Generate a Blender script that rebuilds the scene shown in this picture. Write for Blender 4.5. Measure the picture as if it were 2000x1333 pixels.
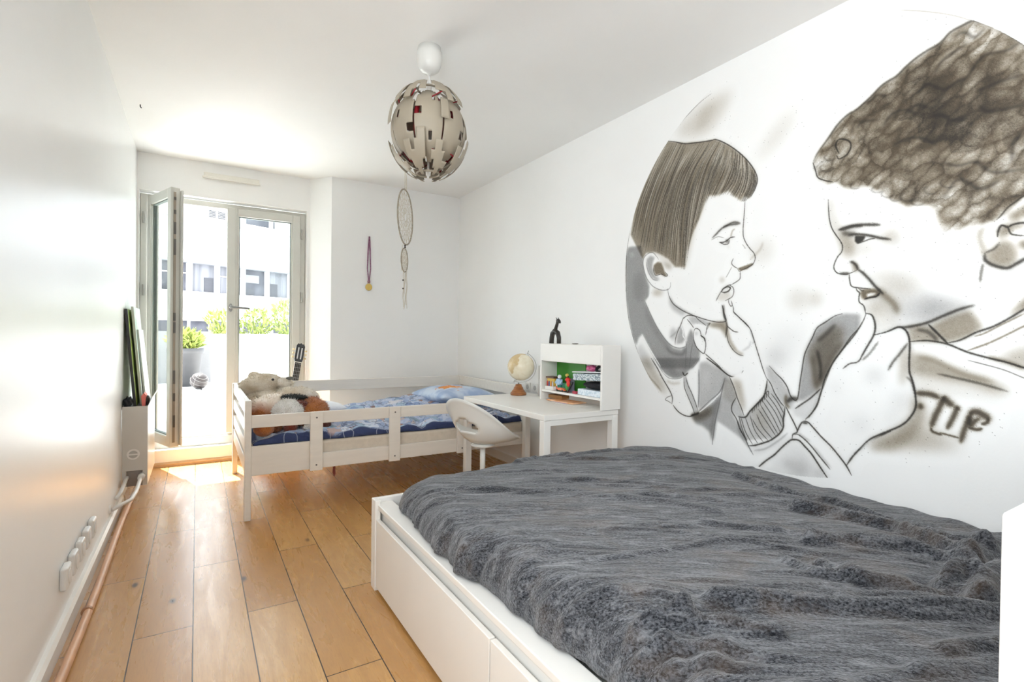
import bpy, bmesh, math, random
import numpy as np
from mathutils import Vector, Matrix, noise as mnoise

for o in list(bpy.data.objects):
    bpy.data.objects.remove(o)
S = bpy.context.scene
C = S.collection
PI = math.pi

# ------------------------------------------------------------------ camera
cam_d = bpy.data.cameras.new('camera'); cam = bpy.data.objects.new('camera', cam_d); C.objects.link(cam)
yaw, pitch, roll = math.radians(31.748), math.radians(-.5658), math.radians(.7444)
fw = Vector((math.sin(yaw)*math.cos(pitch), math.cos(yaw)*math.cos(pitch), math.sin(pitch)))
rt = Vector((math.cos(yaw), -math.sin(yaw), 0)); up = rt.cross(fw)
r2 = rt*math.cos(roll) + up*math.sin(roll); u2 = up*math.cos(roll) - rt*math.sin(roll)
cam.matrix_world = Matrix(((r2.x, u2.x, -fw.x, 0), (r2.y, u2.y, -fw.y, 0), (r2.z, u2.z, -fw.z, 1.09), (0, 0, 0, 1)))
cam_d.sensor_width = 36; cam_d.lens = 993.7/2000*36; cam_d.clip_start = .02; cam_d.clip_end = 200
S.camera = cam

# ------------------------------------------------------------------ world, sun, exposure
W = bpy.data.worlds.new('sky'); S.world = W; W.use_nodes = True
nt = W.node_tree; nt.nodes.clear()
wo = nt.nodes.new('ShaderNodeOutputWorld'); bg = nt.nodes.new('ShaderNodeBackground')
bg.inputs['Color'].default_value = (.88, .945, 1, 1); bg.inputs['Strength'].default_value = 1.75
nt.links.new(bg.outputs[0], wo.inputs[0])
sd = bpy.data.lights.new('sun', 'SUN'); sun = bpy.data.objects.new('sun', sd); C.objects.link(sun)
sd.energy = 7.5; sd.angle = math.radians(.6); sd.color = (1, .97, .92)
sun.location = (-1, 9, 9)
sun.rotation_euler = Vector((.125, -.45, -.883)).to_track_quat('-Z', 'Y').to_euler()

def portal(name, loc, rot, sx, sy):
    d = bpy.data.lights.new(name, 'AREA'); d.shape = 'RECTANGLE'; d.size = sx; d.size_y = sy
    d.cycles.is_portal = True
    o = bpy.data.objects.new(name, d); C.objects.link(o); o.location = loc; o.rotation_euler = rot
portal('daylight_portal_door', (.22, 5.22, 1.2), (-PI/2, 0, 0), 1.25, 2.1)
portal('daylight_portal_fill_window', (-.6, -.52, 1.65), (0, -PI/2, 0), 1.5, 3.46)  # guides sampling through the added, unseen fill window; gives no light itself

S.view_settings.view_transform = 'Standard'; S.view_settings.look = 'None'
S.view_settings.gamma = 1; S.view_settings.use_curve_mapping = False
S.view_settings.exposure = 2.0
S.cycles.diffuse_bounces = 7; S.cycles.max_bounces = 14; S.cycles.transparent_max_bounces = 12
S.cycles.caustics_reflective = False; S.cycles.caustics_refractive = False
S.cycles.use_denoising = True

# ------------------------------------------------------------------ materials
def newmat(name):
    m = bpy.data.materials.new(name); m.use_nodes = True; n = m.node_tree
    return m, n, n.nodes['Principled BSDF']
def node(n, t, **kw):
    x = n.nodes.new(t)
    for k, v in kw.items():
        if k.startswith('i_'):
            x.inputs[k[2:].replace('_', ' ')].default_value = v
        else: setattr(x, k, v)
    return x
def mixc(n, a, b, fac, blend='MIX'):
    x = n.nodes.new('ShaderNodeMix'); x.data_type = 'RGBA'; x.blend_type = blend
    for i, v in ((6, a), (7, b)):
        if isinstance(v, (tuple, list)): x.inputs[i].default_value = (*v[:3], 1)
        else: n.links.new(v, x.inputs[i])
    if isinstance(fac, (int, float)): x.inputs[0].default_value = fac
    else: n.links.new(fac, x.inputs[0])
    return x.outputs[2]
def ramp(n, src, p0, p1, c0=(0, 0, 0, 1), c1=(1, 1, 1, 1)):
    x = n.nodes.new('ShaderNodeValToRGB'); x.color_ramp.elements[0].position = p0; x.color_ramp.elements[1].position = p1
    x.color_ramp.elements[0].color = c0; x.color_ramp.elements[1].color = c1
    n.links.new(src, x.inputs[0]); return x.outputs[0]
def coords(n, scale=(1, 1, 1), kind='Object', rot=(0, 0, 0), loc=(0, 0, 0)):
    t = n.nodes.new('ShaderNodeTexCoord'); mp = n.nodes.new('ShaderNodeMapping')
    mp.inputs['Scale'].default_value = scale; mp.inputs['Rotation'].default_value = rot; mp.inputs['Location'].default_value = loc
    n.links.new(t.outputs[kind], mp.inputs[0]); return mp.outputs[0]
MATS = {}
def pm(name, rgb, rough=.5, var=.06, scale=12, bump=0, bscale=None, metal=0, stretch=(1, 1, 1), rgb2=None, sheen=0, spec=None):
    if name in MATS: return MATS[name]
    m, n, b = newmat(name)
    co = coords(n, stretch)
    nz = node(n, 'ShaderNodeTexNoise'); nz.inputs['Scale'].default_value = scale; nz.inputs['Detail'].default_value = 5
    n.links.new(co, nz.inputs['Vector'])
    c2 = rgb2 if rgb2 else tuple(max(0, c*(1-var)) for c in rgb)
    f = ramp(n, nz.outputs[0], .35, .65)
    n.links.new(mixc(n, rgb, c2, f), b.inputs['Base Color'])
    b.inputs['Roughness'].default_value = rough; b.inputs['Metallic'].default_value = metal
    if spec is not None: b.inputs['Specular IOR Level'].default_value = spec
    if sheen: b.inputs['Sheen Weight'].default_value = sheen; b.inputs['Sheen Roughness'].default_value = .5
    if bump:
        nb = node(n, 'ShaderNodeTexNoise'); nb.inputs['Scale'].default_value = bscale or scale*4; nb.inputs['Detail'].default_value = 4
        n.links.new(co, nb.inputs['Vector'])
        bp = node(n, 'ShaderNodeBump'); bp.inputs['Strength'].default_value = bump; bp.inputs['Distance'].default_value = .01
        n.links.new(nb.outputs[0], bp.inputs['Height']); n.links.new(bp.outputs[0], b.inputs['Normal'])
    MATS[name] = m; return m
WALL = pm('wall_paint', (.86, .86, .85), .55, .015, 3, .04, 90)
WALLG = pm('satin_wall_paint', (.84, .85, .85), .32, .015, 3, .03, 60)
CEIL = pm('ceiling_paint', (.87, .87, .86), .7, .015, 3, .04, 90)
WHITE = pm('white_lacquer', (.82, .80, .76), .35, .02, 6, .02, 40)
WOODW = pm('white_stained_wood', (.76, .71, .64), .45, .05, 5, .05, 30, stretch=(1, 8, 8))
PLAST = pm('white_plastic', (.76, .76, .73), .28, .015, 6)
UPVC = pm('window_frame_paint', (.62, .62, .58), .4, .02, 8)
STEEL = pm('brushed_steel', (.55, .55, .53), .3, .1, 40, metal=1, stretch=(1, 1, 6))
BLACK = pm('black_plastic', (.02, .02, .022), .4, .2, 20)
COPPER = pm('copper_pipe', (.72, .42, .25), .45, .2, 14, .05, 60, rgb2=(.62, .36, .22))

# ------------------------------------------------------------------ mesh helpers
GOFF = Vector((0, 0, 0))
WL = {}
def wloc(o): return WL.get(o.name, Vector((0, 0, 0)))
class MB:
    def __init__(s): s.bm = bmesh.new()
    def box(s, x0, x1, y0, y1, z0, z1, M=None):
        v = [s.bm.verts.new(p) for p in ((x0, y0, z0), (x1, y0, z0), (x1, y1, z0), (x0, y1, z0), (x0, y0, z1), (x1, y0, z1), (x1, y1, z1), (x0, y1, z1))]
        for f in ((3, 2, 1, 0), (4, 5, 6, 7), (0, 1, 5, 4), (1, 2, 6, 5), (2, 3, 7, 6), (3, 0, 4, 7)): s.bm.faces.new([v[i] for i in f])
        if M is not None:
            for q in v: q.co = M @ q.co
        return s
    def quad(s, *p): s.bm.faces.new([s.bm.verts.new(q) for q in p]); return s
    def poly(s, pts, off):           # prism: polygon extruded by the vector off
        a = [s.bm.verts.new(p) for p in pts]; off = Vector(off); b = [s.bm.verts.new(Vector(p)+off) for p in pts]
        n = len(a); s.bm.faces.new(a[::-1]); s.bm.faces.new(b)
        for i in range(n): s.bm.faces.new((a[i], a[(i+1) % n], b[(i+1) % n], b[i]))
        return s
    def tube(s, pts, r, seg=10, cap=True, closed=False):
        pts = [Vector(p) for p in pts]; n = len(pts); rs = r if isinstance(r, (list, tuple)) else [r]*n
        rings = []; prev = None
        for i, p in enumerate(pts):
            if closed: t = pts[(i+1) % n]-pts[i-1]
            else: t = pts[min(i+1, n-1)]-pts[max(i-1, 0)]
            t.normalize()
            if prev is None:
                a = t.orthogonal().normalized()
            else:
                a = prev-t*prev.dot(t)
                a = a.normalized() if a.length > 1e-6 else t.orthogonal().normalized()
            prev = a; b = t.cross(a)
            rings.append([s.bm.verts.new(p+(a*math.cos(2*PI*k/seg)+b*math.sin(2*PI*k/seg))*rs[i]) for k in range(seg)])
        m = n if closed else n-1
        for i in range(m):
            A, B = rings[i], rings[(i+1) % n]
            for k in range(seg): s.bm.faces.new((A[k], A[(k+1) % seg], B[(k+1) % seg], B[k]))
        if cap and not closed:
            s.bm.faces.new(rings[0][::-1]); s.bm.faces.new(rings[-1])
        return s
    def lathe(s, prof, M=None, seg=32):   # prof: (r, z) list about Z
        rings = []
        for r, z in prof:
            if r < 1e-5: rings.append([s.bm.verts.new((0, 0, z))])
            else: rings.append([s.bm.verts.new((r*math.cos(2*PI*k/seg), r*math.sin(2*PI*k/seg), z)) for k in range(seg)])
        for A, B in zip(rings, rings[1:]):
            for k in range(seg):
                k2 = (k+1) % seg
                if len(A) == 1 and len(B) == 1: continue
                if len(A) == 1: s.bm.faces.new((A[0], B[k2], B[k]))
                elif len(B) == 1: s.bm.faces.new((A[k], A[k2], B[0]))
                else: s.bm.faces.new((A[k], A[k2], B[k2], B[k]))
        if M is not None:
            for R_ in rings:
                for v in R_: v.co = M @ v.co
        return s
    def ball(s, c, r, sx=1, sy=1, sz=1, M=None, sub=3, lump=0, seed=0):
        ret = bmesh.ops.create_icosphere(s.bm, subdivisions=sub, radius=1)
        for v in ret['verts']:
            q = v.co.copy()
            if lump: q *= 1+lump*mnoise.noise(q*2+Vector((seed, seed*1.7, 0)))
            q = Vector((q.x*r*sx, q.y*r*sy, q.z*r*sz))
            if M is not None: q = M @ q
            v.co = q+Vector(c)
        return s
def obj(name, mb, mat, parent=None, smooth=False, bevel=0, bseg=2, mods=()):
    me = bpy.data.meshes.new(name); bm = mb.bm
    bmesh.ops.recalc_face_normals(bm, faces=bm.faces)
    o = bpy.data.objects.new(name, me); C.objects.link(o)
    if GOFF.length: bmesh.ops.translate(bm, verts=bm.verts, vec=GOFF)
    if parent is not None:
        off = wloc(parent); bmesh.ops.translate(bm, verts=bm.verts, vec=-off); o.parent = parent; WL[o.name] = off.copy()
    bm.to_mesh(me); bm.free(); me.materials.append(mat)
    if smooth:
        me.polygons.foreach_set('use_smooth', [True]*len(me.polygons))
    if bevel:
        b = o.modifiers.new('bevel', 'BEVEL'); b.width = bevel; b.segments = bseg; b.limit_method = 'ANGLE'
    return o
def tag(o, label=None, cat=None, group=None, kind=None):
    if label: o['label'] = label
    if cat: o['category'] = cat
    if group: o['group'] = group
    if kind: o['kind'] = kind
    return o
def thing(name, loc, label, cat, group=None):
    o = bpy.data.objects.new(name, None); C.objects.link(o); loc = Vector(loc)+GOFF; o.location = loc; o.empty_display_size = .05
    WL[o.name] = Vector(loc); return tag(o, label, cat, group)
def smooth_angle(o, ang=40):
    me = o.data; me.polygons.foreach_set('use_smooth', [True]*len(me.polygons))
    try: me.set_sharp_from_angle(angle=math.radians(ang))
    except Exception: pass
def RZ(a, c=(0, 0, 0)): return Matrix.Translation(Vector(c)) @ Matrix.Rotation(a, 4, 'Z') @ Matrix.Translation(-Vector(c))
def st(name, mb, mat, **k): return tag(obj(name, mb, mat, **k), kind='structure')

# ================================================================== the room
XL, XR, YW, YB, ZC = -.407, 2.286, 4.955, 4.755, 2.5
YR, T = -2.3, .25
# floor: oak boards laid along the room
def floor_mat():
    m, n, b = newmat('oak_floorboards')
    tc = n.nodes.new('ShaderNodeTexCoord'); sp = n.nodes.new('ShaderNodeSeparateXYZ'); n.links.new(tc.outputs['Object'], sp.inputs[0])
    def mth(op, a, b_):
        x = n.nodes.new('ShaderNodeMath'); x.operation = op
        for i, v in enumerate((a, b_)):
            if isinstance(v, (int, float)): x.inputs[i].default_value = v
            else: n.links.new(v, x.inputs[i])
        return x.outputs[0]
    u = mth('ADD', sp.outputs['Y'], 1.088*10-2.21); v = mth('ADD', sp.outputs['X'], .007+.1805*10)
    cb = n.nodes.new('ShaderNodeCombineXYZ'); n.links.new(u, cb.inputs[0]); n.links.new(v, cb.inputs[1])
    br = n.nodes.new('ShaderNodeTexBrick'); br.offset = .5; br.offset_frequency = 2; br.squash = 1
    br.inputs['Scale'].default_value = 1; br.inputs['Mortar Size'].default_value = .0021; br.inputs['Mortar Smooth'].default_value = .3
    br.inputs['Brick Width'].default_value = 1.088; br.inputs['Row Height'].default_value = .1805; br.inputs['Bias'].default_value = 0
    br.inputs['Color1'].default_value = (0, 0, 0, 1); br.inputs['Color2'].default_value = (1, 1, 1, 1); br.inputs['Mortar'].default_value = (.5, .5, .5, 1)
    n.links.new(cb.outputs[0], br.inputs['Vector'])
    # per-board shift of the grain
    sh = n.nodes.new('ShaderNodeVectorMath'); sh.operation = 'MULTIPLY_ADD'
    n.links.new(br.outputs['Color'], sh.inputs[0]); sh.inputs[1].default_value = (7, 13, 5); n.links.new(tc.outputs['Object'], sh.inputs[2])
    def noise_(sc, stretch, det=6, dist=0.):
        mp = n.nodes.new('ShaderNodeMapping'); mp.inputs['Scale'].default_value = stretch; n.links.new(sh.outputs[0], mp.inputs[0])
        nz = n.nodes.new('ShaderNodeTexNoise'); nz.inputs['Scale'].default_value = sc; nz.inputs['Detail'].default_value = det
        nz.inputs['Distortion'].default_value = dist; n.links.new(mp.outputs[0], nz.inputs['Vector']); return nz.outputs[0]
    tone = ramp(n, br.outputs['Color'], 0, 1)
    base = mixc(n, (.62, .37, .145), (.44, .215, .06), tone)
    g1 = ramp(n, noise_(3.2, (6, .8, 1), 6, 1.2), .35, .7)
    base = mixc(n, base, (.42, .215, .075), ramp(n, g1, 0, 1, (0, 0, 0, 1), (.5, .5, .5, 1)))
    g2 = ramp(n, noise_(30, (9, .8, 1), 4, .3), .45, .75)
    base = mixc(n, base, (.33, .165, .06), ramp(n, g2, 0, 1, (0, 0, 0, 1), (.35, .35, .35, 1)))
    # knots
    vo = n.nodes.new('ShaderNodeTexVoronoi'); vo.inputs['Scale'].default_value = 1; vo.inputs['Randomness'].default_value = 1
    mp = n.nodes.new('ShaderNodeMapping'); mp.inputs['Scale'].default_value = (5.5, 2.6, 1); mp.inputs['Location'].default_value = (.3, .2, 0); n.links.new(sh.outputs[0], mp.inputs[0]); n.links.new(mp.outputs[0], vo.inputs['Vector'])
    kd = mth('ADD', vo.outputs['Distance'], mth('MULTIPLY', mth('SUBTRACT', noise_(22, (1.6, .5, 1), 4), .5), .09))
    kn = ramp(n, kd, .03, .085, (1, 1, 1, 1), (0, 0, 0, 1))
    halo = ramp(n, kd, .04, .12, (.35, .35, .35, 1), (0, 0, 0, 1))
    base = mixc(n, base, (.30, .15, .06), halo)
    base = mixc(n, base, (.05, .022, .010), kn)
    base = mixc(n, base, (.03, .015, .008), br.outputs['Fac'])
    n.links.new(base, b.inputs['Base Color'])
    n.links.new(ramp(n, g1, 0, 1, (.25, .25, .25, 1), (.33, .33, .33, 1)), b.inputs['Roughness'])
    b.inputs['Specular IOR Level'].default_value = .62
    bp = n.nodes.new('ShaderNodeBump'); bp.inputs['Strength'].default_value = .5; bp.inputs['Distance'].default_value = .0015; bp.invert = True
    n.links.new(br.outputs['Fac'], bp.inputs['Height'])
    bp2 = n.nodes.new('ShaderNodeBump'); bp2.inputs['Strength'].default_value = .03; bp2.inputs['Distance'].default_value = .001
    n.links.new(g2, bp2.inputs['Height']); n.links.new(bp.outputs[0], bp2.inputs['Normal']); n.links.new(bp2.outputs[0], b.inputs['Normal'])
    return m
FLOOR = floor_mat()
st('floor', MB().box(XL-.25, XR+.25, YR-.25, YW+.02, -.2, 0), FLOOR)
st('ceiling', MB().box(XL-.25, XR+.25, YR-.25, YW+.55, ZC, ZC+.2), CEIL)
st('wall_right', MB().box(XR, XR+T, YR, YB+.6, 0, ZC), WALL)
# left wall, with an unseen window added beside the camera for fill light
wl = MB().box(XL-T, XL, 1.22, YW+.5, 0, ZC).box(XL-T, XL, YR, -2.25, 0, ZC).box(XL-T, XL, -2.25, 1.22, 0, .9).box(XL-T, XL, -2.25, 1.22, 2.4, ZC)
st('wall_left', wl, WALLG)
wf = MB()
for y0, y1 in ((-2.25, -2.19), (-1.12, -1.06), (.05, .11), (1.16, 1.22)): wf.box(XL-.16, XL-.1, y0, y1, .9, 2.4)
for z0, z1 in ((.9, .96), (2.34, 2.4)): wf.box(XL-.16, XL-.1, -2.19, 1.16, z0, z1)
st('fill_window_1', wf, UPVC)  # out-of-view frame of the added fill window
st('wall_rear', MB().box(XL-T, XR+T, YR-T, YR, 0, ZC), WALL)
# wall with the glazed door: lintel, both sides, sill under the opening
DX0, DX1, DZ0, DZ1 = -.395, .848, .13, 2.207
wb = MB().box(XL, .872, YW, YW+.3, DZ1, ZC).box(XL, DX0, YW, YW+.3, 0, DZ1).box(DX1, .872, YW, YW+.3, 0, DZ1)
wb.box(XL, .872, YW, YW+.3, 0, DZ0)
st('wall_window', wb, WALL)
# pillar with a splayed face, then the far wall
pl = MB().poly([(.872, YW+.3, 0), (.872, YW, 0), (1.02, YB-.0005, 0), (1.06, YB-.0005, 0), (1.06, YW+.3, 0)], (0, 0, ZC))
st('wall_splayed', pl, WALL)
st('wall_far', MB().box(1.05, XR+T, YB, YB+.5, 0, ZC), WALL)
# plinth strip of oak under the door
st('trim_1', MB().poly([(XL+.1, YW, 0), (XL+.1, YW-.03, 0), (XL+.1, YW-.03, .022), (XL+.1, YW, .032)], (1.16, 0, 0)), pm('oak_strip', (.6, .4, .22), .5, .2, 20, stretch=(1, 8, 8)))
# skirting on the left
sk = MB().poly([(XL, YR, 0), (XL+.022, YR, 0), (XL+.022, YR, .055), (XL+.012, YR, .066), (XL, YR, .068)], (0, 3.98-YR, 0))
st('baseboard_left', sk, WHITE)
st('baseboard_far', MB().box(1.03, XR-.02, YB-.014, YB, 0, .07), WHITE)
st('baseboard_right', MB().box(XR-.014, XR, YR, YB-.014, 0, .07), WHITE)
# heating pipe along the skirting, clipped
t = thing('heating_pipe', (-.352, 2, 0), 'thin copper heating pipe running along the floor beside the left skirting', 'pipe')
pts = [(-.352+.004*math.sin(y*3.1), y, .016+.002*math.sin(y*2)) for y in np.linspace(-1.5, 4.02, 60)]
obj('pipe_run', MB().tube(pts, .0145, 12), COPPER, t, smooth=True)
obj('clip', MB().tube([(-.352, 2.485, .016), (-.352, 2.50, .016)], .0185, 14), pm('dark_copper', (.42, .22, .12), .5), t)

# ------------------------------------------------------------------ glazed door
GL, gn, gb = newmat('window_glass')
gn.nodes.remove(gb)
tr = gn.nodes.new('ShaderNodeBsdfTransparent'); tr.inputs[0].default_value = (.93, .96, .95, 1)
gs = gn.nodes.new('ShaderNodeBsdfGlossy'); gs.inputs['Roughness'].default_value = .02
lw = gn.nodes.new('ShaderNodeLayerWeight'); lw.inputs[0].default_value = .5
pw = gn.nodes.new('ShaderNodeMath'); pw.operation = 'POWER'; gn.links.new(lw.outputs['Facing'], pw.inputs[0]); pw.inputs[1].default_value = 5
fr = gn.nodes.new('ShaderNodeMath'); fr.operation = 'MULTIPLY_ADD'; gn.links.new(pw.outputs[0], fr.inputs[0]); fr.inputs[1].default_value = .6; fr.inputs[2].default_value = .03
mx = gn.nodes.new('ShaderNodeMixShader'); gn.links.new(fr.outputs[0], mx.inputs[0]); gn.links.new(tr.outputs[0], mx.inputs[1]); gn.links.new(gs.outputs[0], mx.inputs[2])
gn.links.new(mx.outputs[0], gn.nodes['Material Output'].inputs[0])
GASKET = pm('dark_gasket', (.16, .19, .18), .6)

YF = 5.03
frm = MB()
frm.box(-.393, -.345, YF, YF+.07, .15, 2.195).box(.80, .846, YF, YF+.07, .15, 2.195).box(-.345, .80, YF, YF+.07, 2.15, 2.195).box(-.345, .80, YF, YF+.08, .13, .20)
frm.box(-.345, .80, YF+.02, YF+.05, .20, .215)
df = st('door_1', frm, UPVC, bevel=.004)
for z in (2.0, 1.42, .55):
    obj('hinge', MB().tube([(.815, YF-.012, z-.045), (.815, YF-.012, z+.045)], .009, 10), pm('hinge_grey', (.5, .5, .47), .4, metal=.6), df)
    obj('hinge', MB().tube([(-.368, YF-.02, z-.045), (-.368, YF-.02, z+.045)], .009, 10), MATS['hinge_grey'], df)
def leaf(x0, x1, M, root, z0=.225, z1=2.165, y0=YF-.02, st_=.068, sh=None):
    th = .062; y1 = y0+th
    f = MB().box(x0, x0+st_, y0, y1, z0, z1, M).box(x1-st_, x1, y0, y1, z0, z1, M)
    f.box(x0+st_, x1-st_, y0, y1, z1-st_, z1, M).box(x0+st_, x1-st_, y0, y1, z0, z0+st_+.01, M)
    f.box(x0+st_, x0+st_+.012, y0+.01, y1-.01, z0+st_, z1-st_, M).box(x1-st_-.012, x1-st_, y0+.01, y1-.01, z0+st_, z1-st_, M)
    o = obj('door_frame', f, UPVC, root, bevel=.005)
    g = MB()
    a, b_, c, d = x0+st_+.012, x1-st_-.012, z0+st_+.01, z1-st_
    for s_ in ((a, a+.007, c, d), (b_-.007, b_, c, d), (a, b_, c, c+.007), (a, b_, d-.007, d)):
        g.box(s_[0], s_[1], y0+.018, y1-.018, s_[2], s_[3], M)
    obj('gasket', g, GASKET, root)
    obj('glass_pane', MB().box(a+.007, b_-.007, y0+.028, y0+.034, c+.007, d-.007, M), GL, root)
    return o
rl = thing('door_leaf', (.5, YF, .225), 'closed right leaf of the white glazed balcony door, with lever handle', 'door leaf')
leaf(.225, .803, None, rl)
obj('meeting_strip', MB().box(.212, .275, YF-.034, YF-.018, .225, 2.16), UPVC, rl, bevel=.006)
obj('lock_plate', MB().poly([(.243+.019*math.cos(a)*.8, YF-.035, 1.302+.036*math.sin(a)) for a in np.linspace(0, 2*PI, 24, endpoint=False)], (0, -.009, 0)), pm('handle_grey', (.33, .33, .32), .35, metal=.7), rl)
obj('lever_handle', MB().tube([(.243, YF-.04, 1.305), (.243, YF-.085, 1.305), (.262, YF-.09, 1.303), (.385, YF-.09, 1.298)], [.012, .012, .011, .009], 10), pm('lever_grey', (.22, .22, .21), .35, metal=.5), rl, smooth=True)
# open left leaf swung into the room
hx, hy = -.347, 5.02
ex, ey = -.172, 4.545
ang = math.atan2(ey-hy, ex-hx); wdt = math.hypot(ex-hx, ey-hy)
LM = Matrix.Translation((hx, hy, 0)) @ Matrix.Rotation(ang, 4, 'Z')
ll = thing('door_leaf', (hx, hy, .225), 'open left leaf of the white glazed balcony door, swung into the room', 'door leaf')
leaf(0, wdt, LM, ll, y0=0)
ed = MB().box(wdt, wdt+.004, .018, .034, .26, 2.13, LM)
obj('lock_strip', ed, pm('strip_bronze', (.36, .31, .25), .35, metal=.6), ll)
for z, h in ((2.08, .02), (1.98, .03), (1.86, .09), (1.72, .12), (1.20, .06), (1.12, .08), (.75, .1), (.60, .06), (.42, .09)):
    obj('latch', MB().box(wdt+.004, wdt+.010, .019, .033, z-h/2, z+h/2, LM), pm('latch_dark', (.14, .13, .12), .35, metal=.6), ll)
obj('meeting_strip', MB().box(wdt-.012, wdt+.028, .062, .076, .235, 2.145, LM), UPVC, ll, bevel=.004)
# ventilation grille above the door, little ceiling hook
t = thing('ventilation_grille', (.245, YW, 2.375), 'long narrow white ventilation grille above the balcony door', 'ventilation grille')
obj('grille_body', MB().box(.038, .452, YW-.016, YW, 2.372, 2.418), pm('grille_white', (.8, .78, .72), .5), t, bevel=.004)
obj('lip', MB().box(.03, .46, YW-.032, YW-.012, 2.368, 2.384), MATS['grille_white'], t, bevel=.004)
t = tag(obj('ceiling_hook', MB().tube([(-.31, 3.93, ZC), (-.31, 3.93, ZC-.012), (-.303, 3.93, ZC-.02)], .003, 8), BLACK), 'tiny dark screw hook in the ceiling near the left wall', 'hook')

# ================================================================== child's bed
bx0, bx1, by0, by1 = .235, 2.2, 3.28, 4.50
t = thing('child_bed', (1.2, 3.9, 0), "child's white wooden bed with low guard rails, in the far corner", 'bed')
for x0, x1, y0, y1 in ((bx0, bx0+.035, by0, by0+.06), (bx0, bx0+.035, by1-.06, by1), (bx1-.035, bx1, by1-.06, by1)):
    obj('leg', MB().box(x0, x1, y0, y1, 0, .697), WOODW, t, bevel=.004)
obj('leg', MB().box(bx1-.035, bx1, by0, by0+.06, 0, .42), WOODW, t, bevel=.004)
# front: wide head board panel, side board, guard rail with its brackets
obj('front_panel', MB().box(bx0+.035, .592, by0+.008, by0+.03, .257, .428), WOODW, t, bevel=.003)
obj('side_board', MB().box(.592, bx1-.035, by0+.008, by0+.03, .257, .35), WOODW, t, bevel=.003)
obj('guard_rail', MB().box(bx0+.035, 1.655, by0+.008, by0+.028, .535, .608), WOODW, t, bevel=.003)
SCR = pm('screw_grey', (.16, .14, .13), .4, metal=.5)
for x in (.588, 1.082, 1.577):
    b = obj('guard_bracket', MB().box(x, x+.074, by0-.014, by0+.007, .25, .611), WOODW, t, bevel=.003)
    for z in (.285, .575):
        obj('screw', MB().tube([(x+.037, by0-.014, z), (x+.037, by0-.0155, z)], .0055, 12), SCR, b)
# back rails
obj('back_rail', MB().box(bx0+.035, bx1-.035, by1-.04, by1-.02, .61, .70), WOODW, t, bevel=.003)
obj('back_board', MB().box(bx0+.035, bx1-.035, by1-.04, by1-.02, .257, .36), WOODW, t, bevel=.003)
for z0, z1 in ((.62, .697), (.50, .575), (.38, .455), (.257, .35)):
    obj('end_rail', MB().box(bx0+.006, bx0+.028, by0+.06, by1-.06, z0, z1), WOODW, t, bevel=.003)
for z0, z1 in ((.615, .697), (.257, .36)):
    obj('end_rail', MB().box(bx1-.028, bx1-.006, by0+(.10 if z0 > .5 else .06), by1-.06, z0, z1), WOODW, t, bevel=.003)
obj('slat_base', MB().box(bx0+.03, bx1-.03, by0+.032, by1-.042, .285, .30), WOODW, t)
t = tag(obj('mattress', MB().box(bx0+.04, bx1-.04, by0+.035, by1-.05, .30, .425), pm('mattress_ticking', (.66, .58, .48), .85, .1, 30, .1, 200), bevel=.02, bseg=3),
        "thin beige mattress inside the child's white bed", 'mattress')

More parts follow.
